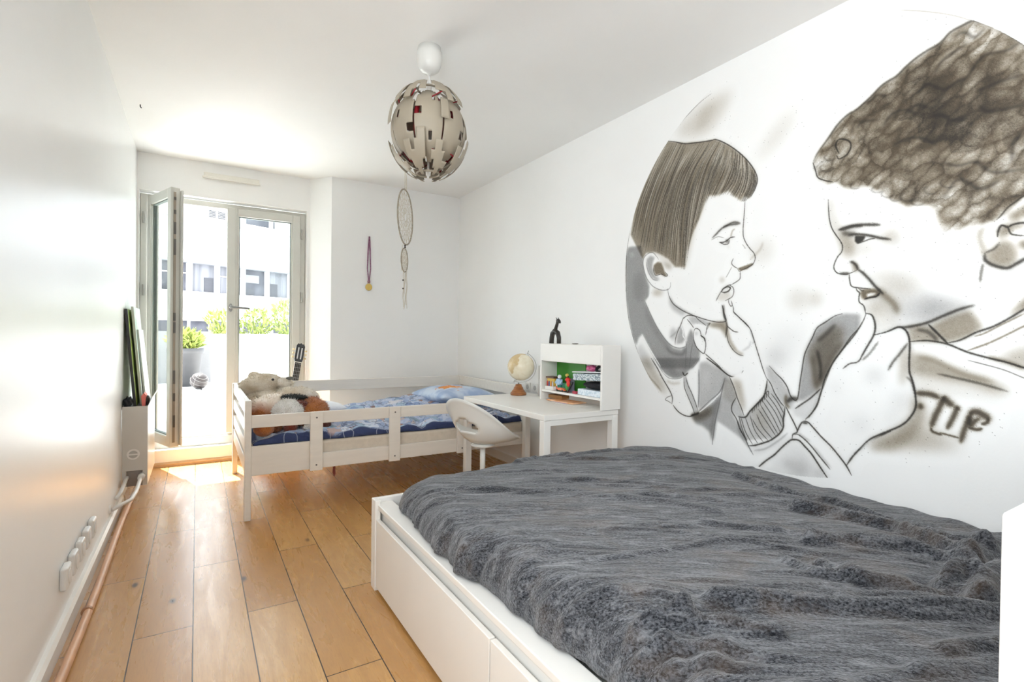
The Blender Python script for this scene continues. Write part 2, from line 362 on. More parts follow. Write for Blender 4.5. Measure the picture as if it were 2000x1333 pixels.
# duvet: a crumpled sheet, printed on top
def duvet_mat():
    m, n, b = newmat('printed_duvet')
    co = coords(n, (1, 1, 1))
    sp = n.nodes.new('ShaderNodeSeparateXYZ'); n.links.new(co, sp.inputs[0])
    at = n.nodes.new('ShaderNodeAttribute'); at.attribute_name = 'print'
    wn = n.nodes.new('ShaderNodeTexNoise'); wn.inputs['Scale'].default_value = 7; wn.inputs['Detail'].default_value = 5; n.links.new(co, wn.inputs['Vector'])
    wv = n.nodes.new('ShaderNodeVectorMath'); wv.operation = 'MULTIPLY_ADD'; n.links.new(wn.outputs['Color'], wv.inputs[0]); wv.inputs[1].default_value = (.35, .35, .1); n.links.new(co, wv.inputs[2]); co = wv.outputs[0]
    v = n.nodes.new('ShaderNodeTexVoronoi'); v.feature = 'DISTANCE_TO_EDGE'; v.inputs['Scale'].default_value = 9; n.links.new(co, v.inputs['Vector'])
    lines = ramp(n, v.outputs['Distance'], .012, .05, (.55, .55, .55, 1), (0, 0, 0, 1))
    v2 = n.nodes.new('ShaderNodeTexVoronoi'); v2.inputs['Scale'].default_value = 15; n.links.new(co, v2.inputs['Vector'])
    base = ramp(n, v2.outputs['Color'], 0, 1)
    x = n.nodes.new('ShaderNodeValToRGB'); x.color_ramp.interpolation = 'LINEAR'
    els = x.color_ramp.elements
    for i, (p, c) in enumerate(((0, (.50, .56, .70, 1)), (.18, (.22, .30, .50, 1)), (.40, (.62, .66, .76, 1)), (.55, (.30, .38, .58, 1)), (.70, (.66, .68, .74, 1)), (.82, (.40, .22, .17, 1)), (.86, (.06, .07, .12, 1)), (.9, (.36, .48, .62, 1)))):
        e = els[i] if i < 2 else els.new(p); e.position = p; e.color = c
    sc = n.nodes.new('ShaderNodeSeparateColor'); n.links.new(v2.outputs['Color'], sc.inputs[0]); n.links.new(sc.outputs[0], x.inputs[0])
    pr = mixc(n, x.outputs[0], (.05, .05, .10), lines)
    # navy border with thin pale rings
    v3 = n.nodes.new('ShaderNodeTexVoronoi'); v3.inputs['Scale'].default_value = 8; n.links.new(coords(n, (1, 1, .3)), v3.inputs['Vector'])
    r1 = ramp(n, v3.outputs['Distance'], .28, .30); r2_ = ramp(n, v3.outputs['Distance'], .31, .33, (1, 1, 1, 1), (0, 0, 0, 1))
    ring = mixc(n, r1, r2_, 1, 'MULTIPLY')
    navy = mixc(n, (.03, .045, .12), (.30, .34, .42), ring)
    n.links.new(mixc(n, navy, pr, ramp(n, at.outputs['Fac'], .35, .65)), b.inputs['Base Color'])
    b.inputs['Roughness'].default_value = .85
    nz = node(n, 'ShaderNodeTexNoise'); nz.inputs['Scale'].default_value = 25; nz.inputs['Detail'].default_value = 5; n.links.new(co, nz.inputs['Vector'])
    bp = n.nodes.new('ShaderNodeBump'); bp.inputs['Strength'].default_value = .5; bp.inputs['Distance'].default_value = .02
    n.links.new(nz.outputs[0], bp.inputs['Height']); n.links.new(bp.outputs[0], b.inputs['Normal'])
    return m
def cloth_sheet(name, x0, x1, y0, y1, top, edge_lo, mat, amp=.02, res=.012, rnd=.05, lift=None, fold=7, attr=True, rim=.05):
    """crumpled sheet lying on a surface, with its rim turned down"""
    mb = MB(); nx, ny = int((x1-x0)/res), int((y1-y0)/res); V = []
    vals = []
    for j in range(ny+1):
        row = []
        for i in range(nx+1):
            x = x0+(x1-x0)*i/nx; y = y0+(y1-y0)*j/ny
            d = min(x-x0, x1-x, y-y0, y1-y)
            wob = .5+.5*mnoise.noise(Vector((x*5, y*5, 3)))
            k = min(1, max(0, d/rnd)); k = math.sqrt(1-(1-k)**2)
            h = top+amp*mnoise.noise(Vector((x*fold, y*fold*.7, .5)))+amp*.9*(abs(mnoise.noise(Vector((x*fold*.9+y*3, y*fold*1.6, 2.2)))))
            if lift: h += lift(x, y)
            z = edge_lo+(h-edge_lo)*k+(1-k)*.01*wob
            row.append(mb.bm.verts.new((x+(1-k)*.008*mnoise.noise(Vector((y*9, 1, 1))), y+(1-k)*.008*mnoise.noise(Vector((x*9, 5, 1))), z)))
            vals.append(min(1, max(0, (d-.006)/.045+.75*mnoise.noise(Vector((x*6, y*6, 9))))))
        V.append(row)
    for j in range(ny):
        for i in range(nx): mb.bm.faces.new((V[j][i], V[j][i+1], V[j+1][i+1], V[j+1][i]))
    o = obj(name, mb, mat, smooth=True)
    if attr:
        a = o.data.attributes.new('print', 'FLOAT', 'POINT'); a.data.foreach_set('value', vals)
    s = o.modifiers.new('thick', 'SOLIDIFY'); s.thickness = .008; s.offset = -1
    return o
def dl(x, y):
    h = .03*math.exp(-((y-4.38)/.16)**2)*(1-math.exp(-((x-.9)/.3)**2) if x > .9 else .0)
    h += .085*math.exp(-((x-1.75)/.30)**2-((y-4.2)/.28)**2)
    h -= .012*math.exp(-((y-3.4)/.12)**2)
    return h
dv = cloth_sheet('duvet', bx0+.045, bx1-.045, by0+.036, by1-.055, .475, .425, duvet_mat(), amp=.034, lift=dl, fold=9, rnd=.05)
tag(dv, "crumpled navy and pale blue printed duvet on the child's bed", 'duvet')
def pillow(name, c, sx, sy, sz, rz, mat, rx=0, root=None):
    mb = MB(); N = 30; M = Matrix.Translation(c) @ Matrix.Rotation(rz, 4, 'Z') @ Matrix.Rotation(rx, 4, 'X')
    for sgn in (1, -1):
        G = []
        for j in range(N+1):
            r = []
            for i in range(N+1):
                u, v = i/N*2-1, j/N*2-1
                h = (max(0, 1-abs(u)**2.6)*max(0, 1-abs(v)**2.6))**.55
                pu, pv = u*(1-.07*(1-v*v)*0-.06*abs(v)**3*0), v
                sq = 1-.06*(1-v*v) if abs(u) > .9 else 1
                p = Vector((pu*sx/2*(1-.05*(1-abs(v)**2)*abs(u)**4), pv*sy/2*(1-.05*(1-abs(u)**2)*abs(v)**4), sgn*h*sz/2*(1+.12*mnoise.noise(Vector((u*3, v*3, sgn))))))
                r.append(mb.bm.verts.new(M @ p))
            G.append(r)
        for j in range(N):
            for i in range(N): mb.bm.faces.new((G[j][i], G[j][i+1], G[j+1][i+1], G[j+1][i]))
    bmesh.ops.remove_doubles(mb.bm, verts=mb.bm.verts, dist=.0004)
    return obj(name, mb, mat, root, smooth=True)
def pillow_mat():
    m, n, b = newmat('fox_print_pillowcase')
    co = coords(n)
    nz = node(n, 'ShaderNodeTexNoise'); nz.inputs['Scale'].default_value = 9; nz.inputs['Detail'].default_value = 4; n.links.new(co, nz.inputs['Vector'])
    base = mixc(n, (.36, .46, .66), (.58, .66, .78), ramp(n, nz.outputs[0], .4, .6))
    v = n.nodes.new('ShaderNodeVectorMath'); v.operation = 'DISTANCE'; n.links.new(coords(n, (1, .8, 1)), v.inputs[0]); v.inputs[1].default_value = (1.84, 3.17, .615)
    n2 = node(n, 'ShaderNodeTexNoise'); n2.inputs['Scale'].default_value = 16; n.links.new(co, n2.inputs['Vector'])
    a = n.nodes.new('ShaderNodeMath'); a.operation = 'ADD'; n.links.new(v.outputs['Value'], a.inputs[0])
    s_ = n.nodes.new('ShaderNodeMath'); s_.operation = 'MULTIPLY'; s_.inputs[1].default_value = .25; n.links.new(n2.outputs[0], s_.inputs[0]); n.links.new(s_.outputs[0], a.inputs[1])
    pat = ramp(n, a.outputs[0], .205, .225, (1, 1, 1, 1), (0, 0, 0, 1))
    orange = mixc(n, (.70, .26, .06), mixc(n, (.80, .72, .64), (.16, .06, .04), ramp(n, n2.outputs[0], .60, .62)), ramp(n, n2.outputs[0], .50, .54))
    n.links.new(mixc(n, base, orange, pat), b.inputs['Base Color']); b.inputs['Roughness'].default_value = .85
    bp = n.nodes.new('ShaderNodeBump'); bp.inputs['Strength'].default_value = .3; bp.inputs['Distance'].default_value = .02; n.links.new(nz.outputs[0], bp.inputs['Height']); n.links.new(bp.outputs[0], b.inputs['Normal'])
    return m
tag(pillow('pillow', Vector((1.90, 4.06, .575)), .50, .66, .15, .05, pillow_mat(), rx=-.04), "pale blue pillow with an orange animal print at the corner end of the child's bed", 'pillow')
tag(pillow('pillow', Vector((.80, 3.98, .535)), .28, .26, .09, .2, pm('pale_fabric', (.80, .83, .88), .85, .05, 20, .1, 120)), "small white cushion beside the plush toys on the child's bed", 'pillow')
t = tag(obj('hanging_strap', MB().poly([(.745, 3.36, .255), (.757, 3.36, .255), (.76, 3.36, .19), (.752, 3.36, .17), (.742, 3.36, .2)], (0, .004, 0)), pm('dark_red_strap', (.18, .03, .02), .6)), "short dark red strap hanging under the child's bed", 'strap')

# ------------------------------------------------------------------ plush toys
def fur(name, a, b_, sc=28, streak=(1, 1, 1)):
    return pm(name, a, .95, .2, sc, .9, 150, rgb2=b_, sheen=.3, stretch=streak)
CREAM = fur('cream_fur', (.86, .78, .66), (.62, .50, .34), 9, (1, 1, 2))
CREAM2 = fur('pale_fur', (.88, .83, .75), (.72, .62, .48), 10)
BROWN = fur('orange_brown_fur', (.52, .18, .04), (.30, .075, .015), 12)
TAN = fur('white_tan_fur', (.86, .76, .66), (.60, .32, .15), 5, (1, 1, 2.5))
WFUR = fur('white_fur', (.90, .88, .85), (.76, .73, .68), 20)
RFUR = fur('red_brown_fur', (.22, .035, .015), (.12, .02, .01), 14)
def fuzz(o, n, ln, seed):
    # short tufts of pile standing on the surface, part of the same mesh
    me = o.data; rs = random.Random(seed); bm = bmesh.new(); bm.from_mesh(me); bm.faces.ensure_lookup_table(); fs = list(bm.faces); N0 = len(fs)
    for _ in range(n):
        f = fs[rs.randrange(N0)]; c = f.calc_center_median(); w = [rs.random() for _ in f.verts]; t_ = sum(w)
        c = sum((v.co*(x/t_) for v, x in zip(f.verts, w)), Vector()); nn = f.normal
        d = (nn+Vector((rs.gauss(.1, .55), rs.gauss(-.2, .55), rs.gauss(-.35, .5)))).normalized(); s_ = d.cross(nn+Vector((.01, .02, .03))).normalized()*ln*.10; l = ln*rs.uniform(.6, 1.3)
        a = bm.verts.new(c-s_-nn*.001); b_ = bm.verts.new(c+s_-nn*.001); e = bm.verts.new(c+d*l); g = bm.faces.new((a, b_, e)); g.smooth = True
    bm.to_mesh(me); bm.free()
def belly_fur():
    m, n, b = newmat('pale_fur_with_brown_underside'); sp = n.nodes.new('ShaderNodeSeparateXYZ'); co = coords(n); n.links.new(co, sp.inputs[0])
    nz = node(n, 'ShaderNodeTexNoise'); nz.inputs['Scale'].default_value = 14; nz.inputs['Detail'].default_value = 5; n.links.new(coords(n, (1, 1, .5)), nz.inputs['Vector'])
    a = n.nodes.new('ShaderNodeMath'); a.operation = 'MULTIPLY_ADD'; n.links.new(nz.outputs[0], a.inputs[0]); a.inputs[1].default_value = .10; n.links.new(sp.outputs[2], a.inputs[2])
    f = ramp(n, a.outputs[0], 0, 1); rr = n.nodes.new('ShaderNodeMapRange'); n.links.new(a.outputs[0], rr.inputs[0]); rr.inputs[1].default_value = BZ+.0; rr.inputs[2].default_value = BZ+.075
    n.links.new(mixc(n, (.45, .15, .04), mixc(n, (.88, .80, .72), (.70, .58, .46), ramp(n, nz.outputs[0], .45, .6)), rr.outputs[0]), b.inputs['Base Color'])
    b.inputs['Roughness'].default_value = .95; b.inputs['Sheen Weight'].default_value = .3; return m
BZ = .62-.48
TAN = belly_fur()
def plush(name, spec, root):
    for pn, c, r, s3, rot, mat in spec:
        M = Matrix.Rotation(rot[2], 3, 'Z') @ Matrix.Rotation(rot[1], 3, 'Y') @ Matrix.Rotation(rot[0], 3, 'X')
        o = obj(pn, MB().ball(c, r, *s3, M=M, sub=4, lump=.09, seed=c[0]*9+c[2]*5), mat, root, smooth=True)
        if r > .03: fuzz(o, int(260000*r*r), .016 if r > .05 else .009, int(c[0]*1000))
t = thing('teddy_bear', (.50, 4.15, .48), "large cream teddy bear slumped against the head end of the child's bed", 'teddy bear')
plush('bear', [
    ('body', (.46, 4.08, .585), .16, (1.15, .95, .72), (0, .05, .2), CREAM),
    ('head', (.405, 4.10, .70), .118, (1.25, .95, .78), (0, -.1, 0), CREAM),
    ('snout', (.545, 4.04, .722), .052, (1.15, .9, .85), (0, 0, 0), CREAM2),
    ('nose', (.575, 4.0, .762), .017, (1.5, 1, .7), (0, 0, 0), pm('plush_grey', (.16, .16, .14), .7)),
    ('ear', (.36, 4.19, .765), .038, (1.1, .5, 1), (0, 0, 0), CREAM),
    ('eye', (.463, 4.0, .755), .009, (1, 1, 1), (0, 0, 0), BLACK),
    ('eye', (.50, 4.13, .765), .009, (1, 1, 1), (0, 0, 0), BLACK),
    ('arm', (.62, 3.96, .64), .085, (1.7, .9, .72), (0, .12, -.1), CREAM2),
    ('arm', (.44, 3.70, .60), .118, (1.35, .95, .72), (0, -.08, .15), TAN),
    ('leg', (.40, 3.52, .50), .06, (1.1, 1, .8), (0, 0, 0), BROWN)], t)
t = thing('plush_dog', (.55, 3.55, .48), "white and reddish brown plush dog lying behind the guard rail", 'plush toy')
plush('dog', [
    ('body', (.63, 3.62, .565), .12, (1.15, 1, .80), (0, 0, .2), BROWN),
    ('chest', (.50, 3.54, .575), .095, (1.0, .9, .95), (0, 0, 0), WFUR),
    ('head', (.54, 3.66, .61), .085, (1.2, 1, .72), (0, 0, 0), WFUR),
    ('ear', (.60, 3.545, .60), .055, (1.25, .5, .75), (0, .5, .2), RFUR),
    ('cap', (.545, 3.60, .668), .055, (1.45, .9, .3), (0, .05, 0), pm('black_felt', (.015, .02, .02), .8)),
    ('paw', (.50, 3.43, .495), .035, (1.2, .9, .8), (0, 0, 0), RFUR),
    ('paw', (.62, 3.42, .495), .036, (1.3, .9, .8), (0, 0, 0), WFUR),
    ('tail', (.70, 3.47, .505), .040, (1.3, 1, .9), (0, 0, 0), RFUR)], t)
t = tag(obj('plush_ball', MB().ball((.345, 3.385, .51), .050, 1.15, 1, .9, sub=4, lump=.08), BROWN, smooth=True), "orange brown plush ball at the near head corner of the child's bed", 'plush toy')

# ================================================================== double bed
dx0, dx1, dy0, dy1 = .645, 2.265, .12, 2.18
t = thing('double_bed', (1.45, 1.2, 0), 'large white low double bed with storage drawers, in the foreground', 'bed')
obj('footboard', MB().box(dx0, dx1, dy1-.022, dy1, 0, .383), WHITE, t, bevel=.003)
obj('side_rail', MB().box(dx0+.012, dx0+.085, dy0+.043, dy1-.022, .343, .365), WHITE, t, bevel=.003)
obj('rail_fascia', MB().box(dx0+.035, dx0+.05, dy0+.043, dy1-.022, .285, .343), WHITE, t)
obj('plinth', MB().box(dx0+.07, dx0+.085, dy0+.043, dy1-.022, .0, .285), WHITE, t)
obj('side_board', MB().box(dx1-.03, dx1, dy0+.043, dy1-.022, .0, .36), WHITE, t)
hb = MB().box(dx0-.0, dx1, dy0, dy0+.043, 0, .93)
obj('headboard', hb, WHITE, t, bevel=.004)
obj('foot_post', MB().box(dx0, dx0+.024, dy1-.055, dy1-.0225, 0, .383), WHITE, t, bevel=.003)
for y0, y1 in ((1.143, dy1-.058), (dy0+.05, 1.137)):
    d = obj('drawer', MB().box(dx0+.004, dx0+.022, y0, y1, .018, .303), WHITE, t, bevel=.002)
    obj('drawer_box', MB().box(dx0+.022, dx0+.065, y0+.02, y1-.02, .04, .25), WHITE, d)
obj('bed_base', MB().box(dx0+.09, dx1-.032, dy0+.045, dy1-.024, .25, .29), WHITE, t)
t = tag(obj('mattress', MB().box(dx0+.14, dx1-.06, dy0+.05, dy1-.12, .29, .425), pm('mattress_cover', (.78, .77, .75), .85, .04, 30), bevel=.05, bseg=4), 'white mattress of the double bed, under the grey blanket', 'mattress')

def blanket_mat():
    m, n, b = newmat('grey_fleece')
    co = coords(n)
    rm = n.nodes.new('ShaderNodeMapping'); rm.inputs['Rotation'].default_value = (0, 0, .554); n.links.new(co, rm.inputs[0])
    def nz(sc, det=5, st=(1, 1, 1), dist=0, rough=.6):
        mp = n.nodes.new('ShaderNodeMapping'); mp.inputs['Scale'].default_value = st; n.links.new(rm.outputs[0], mp.inputs[0])
        x = n.nodes.new('ShaderNodeTexNoise'); x.inputs['Scale'].default_value = sc; x.inputs['Detail'].default_value = det; x.inputs['Distortion'].default_value = dist; x.inputs['Roughness'].default_value = rough
        n.links.new(mp.outputs[0], x.inputs['Vector']); return x.outputs[0]
    a = nz(170, 3, (.8, 1.2, 1.2), .4)          # pile
    c = nz(9, 7, (1, 4.5, 3), .5, .66)         # brushed streaks along the folds; their colour also paints highlights and dark valleys
    d = nz(5, 5, (1, 1.6, 1), .6)
    col = mixc(n, (.008, .009, .012), (.145, .15, .165), ramp(n, a, .36, .66))
    col = mixc(n, col, (.30, .305, .32), ramp(n, c, .54, .72, (0, 0, 0, 1), (.7, .7, .7, 1)))  # painted highlights on the streak crests
    col = mixc(n, col, (.008, .008, .011), ramp(n, c, .33, .50, (.85, .85, .85, 1), (0, 0, 0, 1)))  # shade painted into the streak valleys
    col = mixc(n, col, (.13, .09, .06), ramp(n, d, .52, .7, (0, 0, 0, 1), (.4, .4, .4, 1)))
    n.links.new(col, b.inputs['Base Color']); b.inputs['Roughness'].default_value = .9
    b.inputs['Sheen Weight'].default_value = .4; b.inputs['Sheen Roughness'].default_value = .35; b.inputs['Specular IOR Level'].default_value = .15
    bp = n.nodes.new('ShaderNodeBump'); bp.inputs['Strength'].default_value = .8; bp.inputs['Distance'].default_value = .004
    n.links.new(a, bp.inputs['Height'])
    b2 = n.nodes.new('ShaderNodeBump'); b2.inputs['Strength'].default_value = .55; b2.inputs['Distance'].default_value = .03
    n.links.new(c, b2.inputs['Height']); n.links.new(bp.outputs[0], b2.inputs['Normal']); n.links.new(b2.outputs[0], b.inputs['Normal'])
    return m
# ridges of cloth: ((x, y) points on the bed, height, width)
RIDGES = [
    ([(1.832, 1.006), (1.907, 0.882), (1.960, 0.759), (1.862, 0.527)], 0.032, 0.026),
    ([(1.551, 0.812), (1.681, 0.734), (1.773, 0.663), (1.810, 0.586), (1.812, 0.513)], 0.026, 0.022),
    ([(1.430, 0.718), (1.414, 0.604), (1.514, 0.524), (1.593, 0.478)], 0.02, 0.025),
    ([(0.994, 0.720), (1.092, 0.660), (1.198, 0.585), (1.374, 0.474), (1.535, 0.380)], 0.026, 0.028),
    ([(1.248, 0.584), (1.352, 0.545), (1.443, 0.501), (1.605, 0.398)], 0.02, 0.018),
    ([(0.861, 0.708), (0.917, 0.663), (0.995, 0.579)], 0.02, 0.018),
    ([(0.596, 0.738), (0.638, 0.754), (0.694, 0.755), (0.766, 0.745), (0.831, 0.723), (0.870, 0.702)], 0.022, 0.018),
    ([(0.578, 0.700), (0.631, 0.717), (0.690, 0.714), (0.789, 0.685)], 0.02, 0.018),
    ([(0.588, 0.654), (0.643, 0.661), (0.705, 0.659), (0.764, 0.639)], 0.018, 0.018),
    ([(0.890, 1.796), (1.008, 1.691), (1.154, 1.555), (1.455, 1.279), (1.539, 1.121)], 0.01, 0.03),
    ([(1.245, 1.092), (1.429, 1.040), (1.551, 0.908)], 0.009, 0.02),
    ([(2.045, 1.388), (2.010, 1.180), (2.049, 0.966), (2.050, 0.801)], 0.018, 0.025),
    ([(1.985, 0.868), (2.003, 0.724), (1.981, 0.623), (1.985, 0.528)], 0.028, 0.025),
    ([(1.635, 0.502), (1.757, 0.518), (1.902, 0.533), (2.052, 0.534)], 0.06, 0.04),
    ([(1.569, 0.447), (1.698, 0.465), (1.843, 0.468)], 0.05, 0.035),
    ([(1.568, 0.419), (1.683, 0.441), (1.791, 0.445)], 0.03, 0.03),
    ([(1.594, 0.509), (1.665, 0.501), (1.681, 0.475)], 0.03, 0.025),
    ([(1.376, 0.776), (1.367, 0.690), (1.422, 0.619), (1.493, 0.558)], 0.014, 0.02),
    ([(1.255, 0.391), (1.318, 0.370), (1.386, 0.342)], 0.012, 0.02),
    ([(1.114, 0.383), (1.198, 0.350), (1.285, 0.317)], 0.012, 0.02),
    ([(1.297, 2.036), (1.438, 2.069), (1.601, 2.032)], 0.015, 0.02),
    ([(1.566, 1.987), (1.708, 2.000), (1.852, 2.004)], 0.012, 0.018),
    ([(0.722, 1.583), (0.713, 1.447), (0.662, 1.246), (0.625, 1.120)], 0.012, 0.02),
    ([(0.652, 1.040), (0.630, 0.940), (0.612, 0.854), (0.595, 0.779)], 0.016, 0.02),
    ([(0.697, 1.311), (0.663, 1.133), (0.623, 0.971), (0.604, 0.881)], 0.012, 0.018),
]
def seg_d(px, py, A, B):
    vx, vy = B[0]-A[0], B[1]-A[1]; L2 = vx*vx+vy*vy+1e-9
    tt = np.clip(((px-A[0])*vx+(py-A[1])*vy)/L2, 0, 1)
    return np.hypot(px-A[0]-tt*vx, py-A[1]-tt*vy), tt
def blanket():
    rs = .0065
    ys = np.arange(.168, 2.150, rs); hemY = np.array([.0, .80, .94, 1.10, 1.26, 1.38, 1.55, 1.70, 1.85, 2.0, 2.2]); hemX = np.array([.735, .725, .718, .708, .714, .678, .668, .69, .705, .715, .72])
    nx = 250; U = np.linspace(0, 1, nx)
    X = np.zeros((len(ys), nx)); Y = np.zeros_like(X)
    for j, y in enumerate(ys):
        hx_ = np.interp(y, hemY, hemX)+.006*math.sin(y*9.3)+.003*math.sin(y*31+1)
        X[j] = hx_+(XR-.012-hx_)*U**1.15; Y[j] = y
    hl = X-X[:, :1]; df = ys[-1]-Y
    # rounded corner at the foot
    R = .17
    cx = X[:, :1]+R; cy = ys[-1]-R
    inc = (X < cx) & (Y > cy)
    rad = np.hypot(X-cx, Y-cy); d = np.minimum(hl, df); d = np.where(inc, R-rad, d)
    # pull points of the square corner onto the arc
    out = inc & (rad > R)
    X = np.where(out, cx+(X-cx)*R/np.maximum(rad, 1e-6), X); Y = np.where(out, cy+(Y-cy)*R/np.maximum(rad, 1e-6), Y); d = np.maximum(d, 0)
    wl_ = .115+.035*np.sin(Y*3.2+1); k = np.clip(d/wl_, 0, 1)
    prof = np.sqrt(np.clip(1-(1-k)**2.3, 0, 1))
    Zt = .490-.028*np.clip((X-1.85)/.36, 0, 1)-.012*np.clip((Y-1.7)/.4, 0, 1)
    # broad swell, sagging slightly to the near left
    Zt += .012*np.sin(X*2.1+.6)*np.sin(Y*2.4)
    al = X*.85-Y*.526; ac = X*.526+Y*.85        # along / across the run of the folds
    rng = np.random.RandomState(3)
    for i in range(26):
        f = rng.uniform(14, 60); ph = rng.uniform(0, 6.28); am = .0032/f*14
        Zt += am*np.sin(f*(ac+.07*np.sin(al*rng.uniform(1.5, 5)+ph))+ph)*(.5+.5*np.sin(al*rng.uniform(1, 4)+ph*2))
    # fine sharp wrinkles running with the folds
    for i in range(90):
        ac0 = rng.uniform(.35, 2.9); al0 = rng.uniform(-.6, 1.7); ln = rng.uniform(.12, .42); wd = rng.uniform(.007, .016); hh = rng.uniform(.004, .010)
        cv_ = rng.uniform(-.25, .25)
        dd = ac-(ac0+cv_*(al-al0)+.02*np.sin((al-al0)*9+i)); Zt += hh*np.exp(-(dd/wd)**2)*np.exp(-((al-al0)/ln)**4)
    for pts, h, w in RIDGES:
        best = None
        for A, B in zip(pts, pts[1:]):
            dd, tt = seg_d(X, Y, A, B)
            best = dd if best is None else np.minimum(best, dd)
        Zt += min(1.5*h, .048)*np.exp(-np.abs(best/(.8*w))**1.8)-min(.45*h, .014)*np.exp(-(best/(2.4*w))**2)
    # drape ribs on the side that hangs
    side = 1-k
    rn = np.random.RandomState(8)
    def n1(t_):
        g = rn.rand(400)*2-1; i = np.floor(t_).astype(int)+50; f = t_-np.floor(t_); f = f*f*(3-2*f); return g[i]*(1-f)+g[i+1]*f
    rib = 1.1*n1((Y+.55*hl)*8)+.8*n1((Y-.45*hl)*19+2*n1(Y*4))+.6*n1((Y+.9*hl)*41)
    Zt += .014*rib*np.exp(-((hl-.11)/.10)**2)*np.clip(1.7-Y, .2, 1)
    X = X-.010*rib*side*(hl < .16)*(df > .1)
    Zt += .004*np.sin(X*30+2*np.sin(X*7))*np.exp(-(df/.12)**2)
    Z = .372+(Zt-.372)*prof
    Z = np.maximum(Z, .372+.004*(1-k))
    mb = MB(); V = [[mb.bm.verts.new((float(X[j, i]), float(Y[j, i]), float(Z[j, i]))) for i in range(nx)] for j in range(len(ys))]
    for j in range(len(ys)-1):
        for i in range(nx-1): mb.bm.faces.new((V[j][i], V[j][i+1], V[j+1][i+1], V[j+1][i]))
    bmesh.ops.remove_doubles(mb.bm, verts=mb.bm.verts, dist=.0003)
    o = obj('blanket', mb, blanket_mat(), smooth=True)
    s = o.modifiers.new('thick', 'SOLIDIFY'); s.thickness = .006; s.offset = 1
    return o
tag(blanket(), 'dark grey furry fleece blanket spread over the double bed', 'blanket')

# ================================================================== desk with its shelf unit
kx0, kx1, ky0, ky1, kz = 1.615, 2.162, 2.265, 3.255, .657  # desk, and shelf unit below, scaled about the camera
t = thing('desk', (1.9, 2.75, 0), 'white square-legged desk against the right wall, behind the double bed', 'desk')
obj('desk_top', MB().box(kx0, kx1, ky0, ky1, kz-.032, kz), WHITE, t, bevel=.003)
for x in (kx0+.001, kx1-.046):
    for y in (ky0+.001, ky1-.046):
        obj('leg', MB().box(x, x+.045, y, y+.045, 0, kz-.0325), WHITE, t, bevel=.003)
obj('apron', MB().box(kx0+.046, kx1-.047, ky0+.004, ky0+.022, kz-.062, kz-.0325), WHITE, t)
obj('apron', MB().box(kx0+.046, kx1-.047, ky1-.022, ky1-.004, kz-.062, kz-.0325), WHITE, t)
sx0, sx1, sy0, sy1 = 2.02, 2.166, 2.254, 2.89
t = thing('desk_shelf_unit', (2.09, 2.57, kz), 'white open shelf unit standing on the wall side of the desk', 'shelf unit')
obj('side_panel', MB().box(sx0, sx1, sy0, sy0+.016, kz+.0005, 1.041), WHITE, t, bevel=.0015)
obj('side_panel', MB().box(sx0, sx1, sy1-.016, sy1, kz+.0005, 1.041), WHITE, t, bevel=.0015)
obj('top_panel', MB().box(sx0, sx1, sy0+.016, sy1-.016, 1.025, 1.041), WHITE, t, bevel=.0015)
obj('front_flap', MB().box(sx0-.002, sx0+.014, sy0+.017, sy1-.017, .925, 1.037), WHITE, t, bevel=.0015)
obj('shelf', MB().box(sx0+.004, sx1-.008, sy0+.016, sy1-.016, .713, .727), WHITE, t, bevel=.0015)
obj('divider', MB().box(sx0+.015, sx1-.008, sy0+.016, sy1-.016, .921, .927), WHITE, t)
obj('back_panel', MB().box(sx1-.007, sx1-.001, sy0+.016, sy1-.016, .72, 1.02), WHITE, t)
SZ = .7045
GOFF = Vector((-.112, -.138, .023)); kz -= .023  # things on the desk pushed toward the camera along the line of sight
def bx(name, x0, x1, y0, y1, z0, z1, mat, label, cat, group=None, rz=0, rx=0, bev=.002):
    c = ((x0+x1)/2, (y0+y1)/2, z0); M = RZ(rz, c)
    if rx: M = Matrix.Translation(c) @ Matrix.Rotation(rx, 4, 'X') @ Matrix.Translation(-Vector(c)) @ M
    return tag(obj(name, MB().box(x0, x1, y0, y1, z0, z1, M), mat, bevel=bev), label, cat, group)
GREEN = pm('bright_green', (.06, .30, .03), .5, .1, 10)
bx('green_folder', 2.262, 2.268, 2.70, 3.008, SZ, .905, GREEN, 'upright green folder at the back of the desk shelf', 'folder', bev=0)
def speckle(name, a, b_, sc, c=None):
    m, n, b = newmat(name); v = n.nodes.new('ShaderNodeTexVoronoi'); v.inputs['Scale'].default_value = sc; n.links.new(coords(n), v.inputs['Vector'])
    s_ = n.nodes.new('ShaderNodeSeparateColor'); n.links.new(v.outputs['Color'], s_.inputs[0])
    n.links.new(mixc(n, a, b_, ramp(n, s_.outputs[0], .35, .6)), b.inputs['Base Color']); b.inputs['Roughness'].default_value = .45; return m
BLK = pm('black_cloth', (.012, .012, .016), .8, .3, 30, .3, 90)
bx('storage_box', 2.15, 2.262, 2.418, 2.64, SZ, .742, speckle('pale_blue_box', (.55, .66, .75), (.75, .82, .88), 90), 'flat pale blue box at the bottom of the stack on the desk shelf', 'box', bev=.004)
t = tag(obj('pencil_case', MB().ball((2.205, 2.525, .768), .028, 1.7, 4.0, .85, sub=3, lump=.12), BLK, smooth=True), 'black cloth pencil case in the middle of the stack on the desk shelf', 'pencil case')
bx('silver_case', 2.15, 2.258, 2.417, 2.69, .797, .840, speckle('silver_speckle', (.20, .26, .30), (.62, .68, .70), 160), 'silver grey glittery case near the top of the stack on the desk shelf', 'case', rx=-.05, bev=.005)
bx('notebook', 2.152, 2.255, 2.415, 2.70, .8465, .8525, pm('white_card', (.82, .84, .86), .6), 'thin white notebook lying on the silver glittery case', 'notebook', rx=-.05, bev=.001)
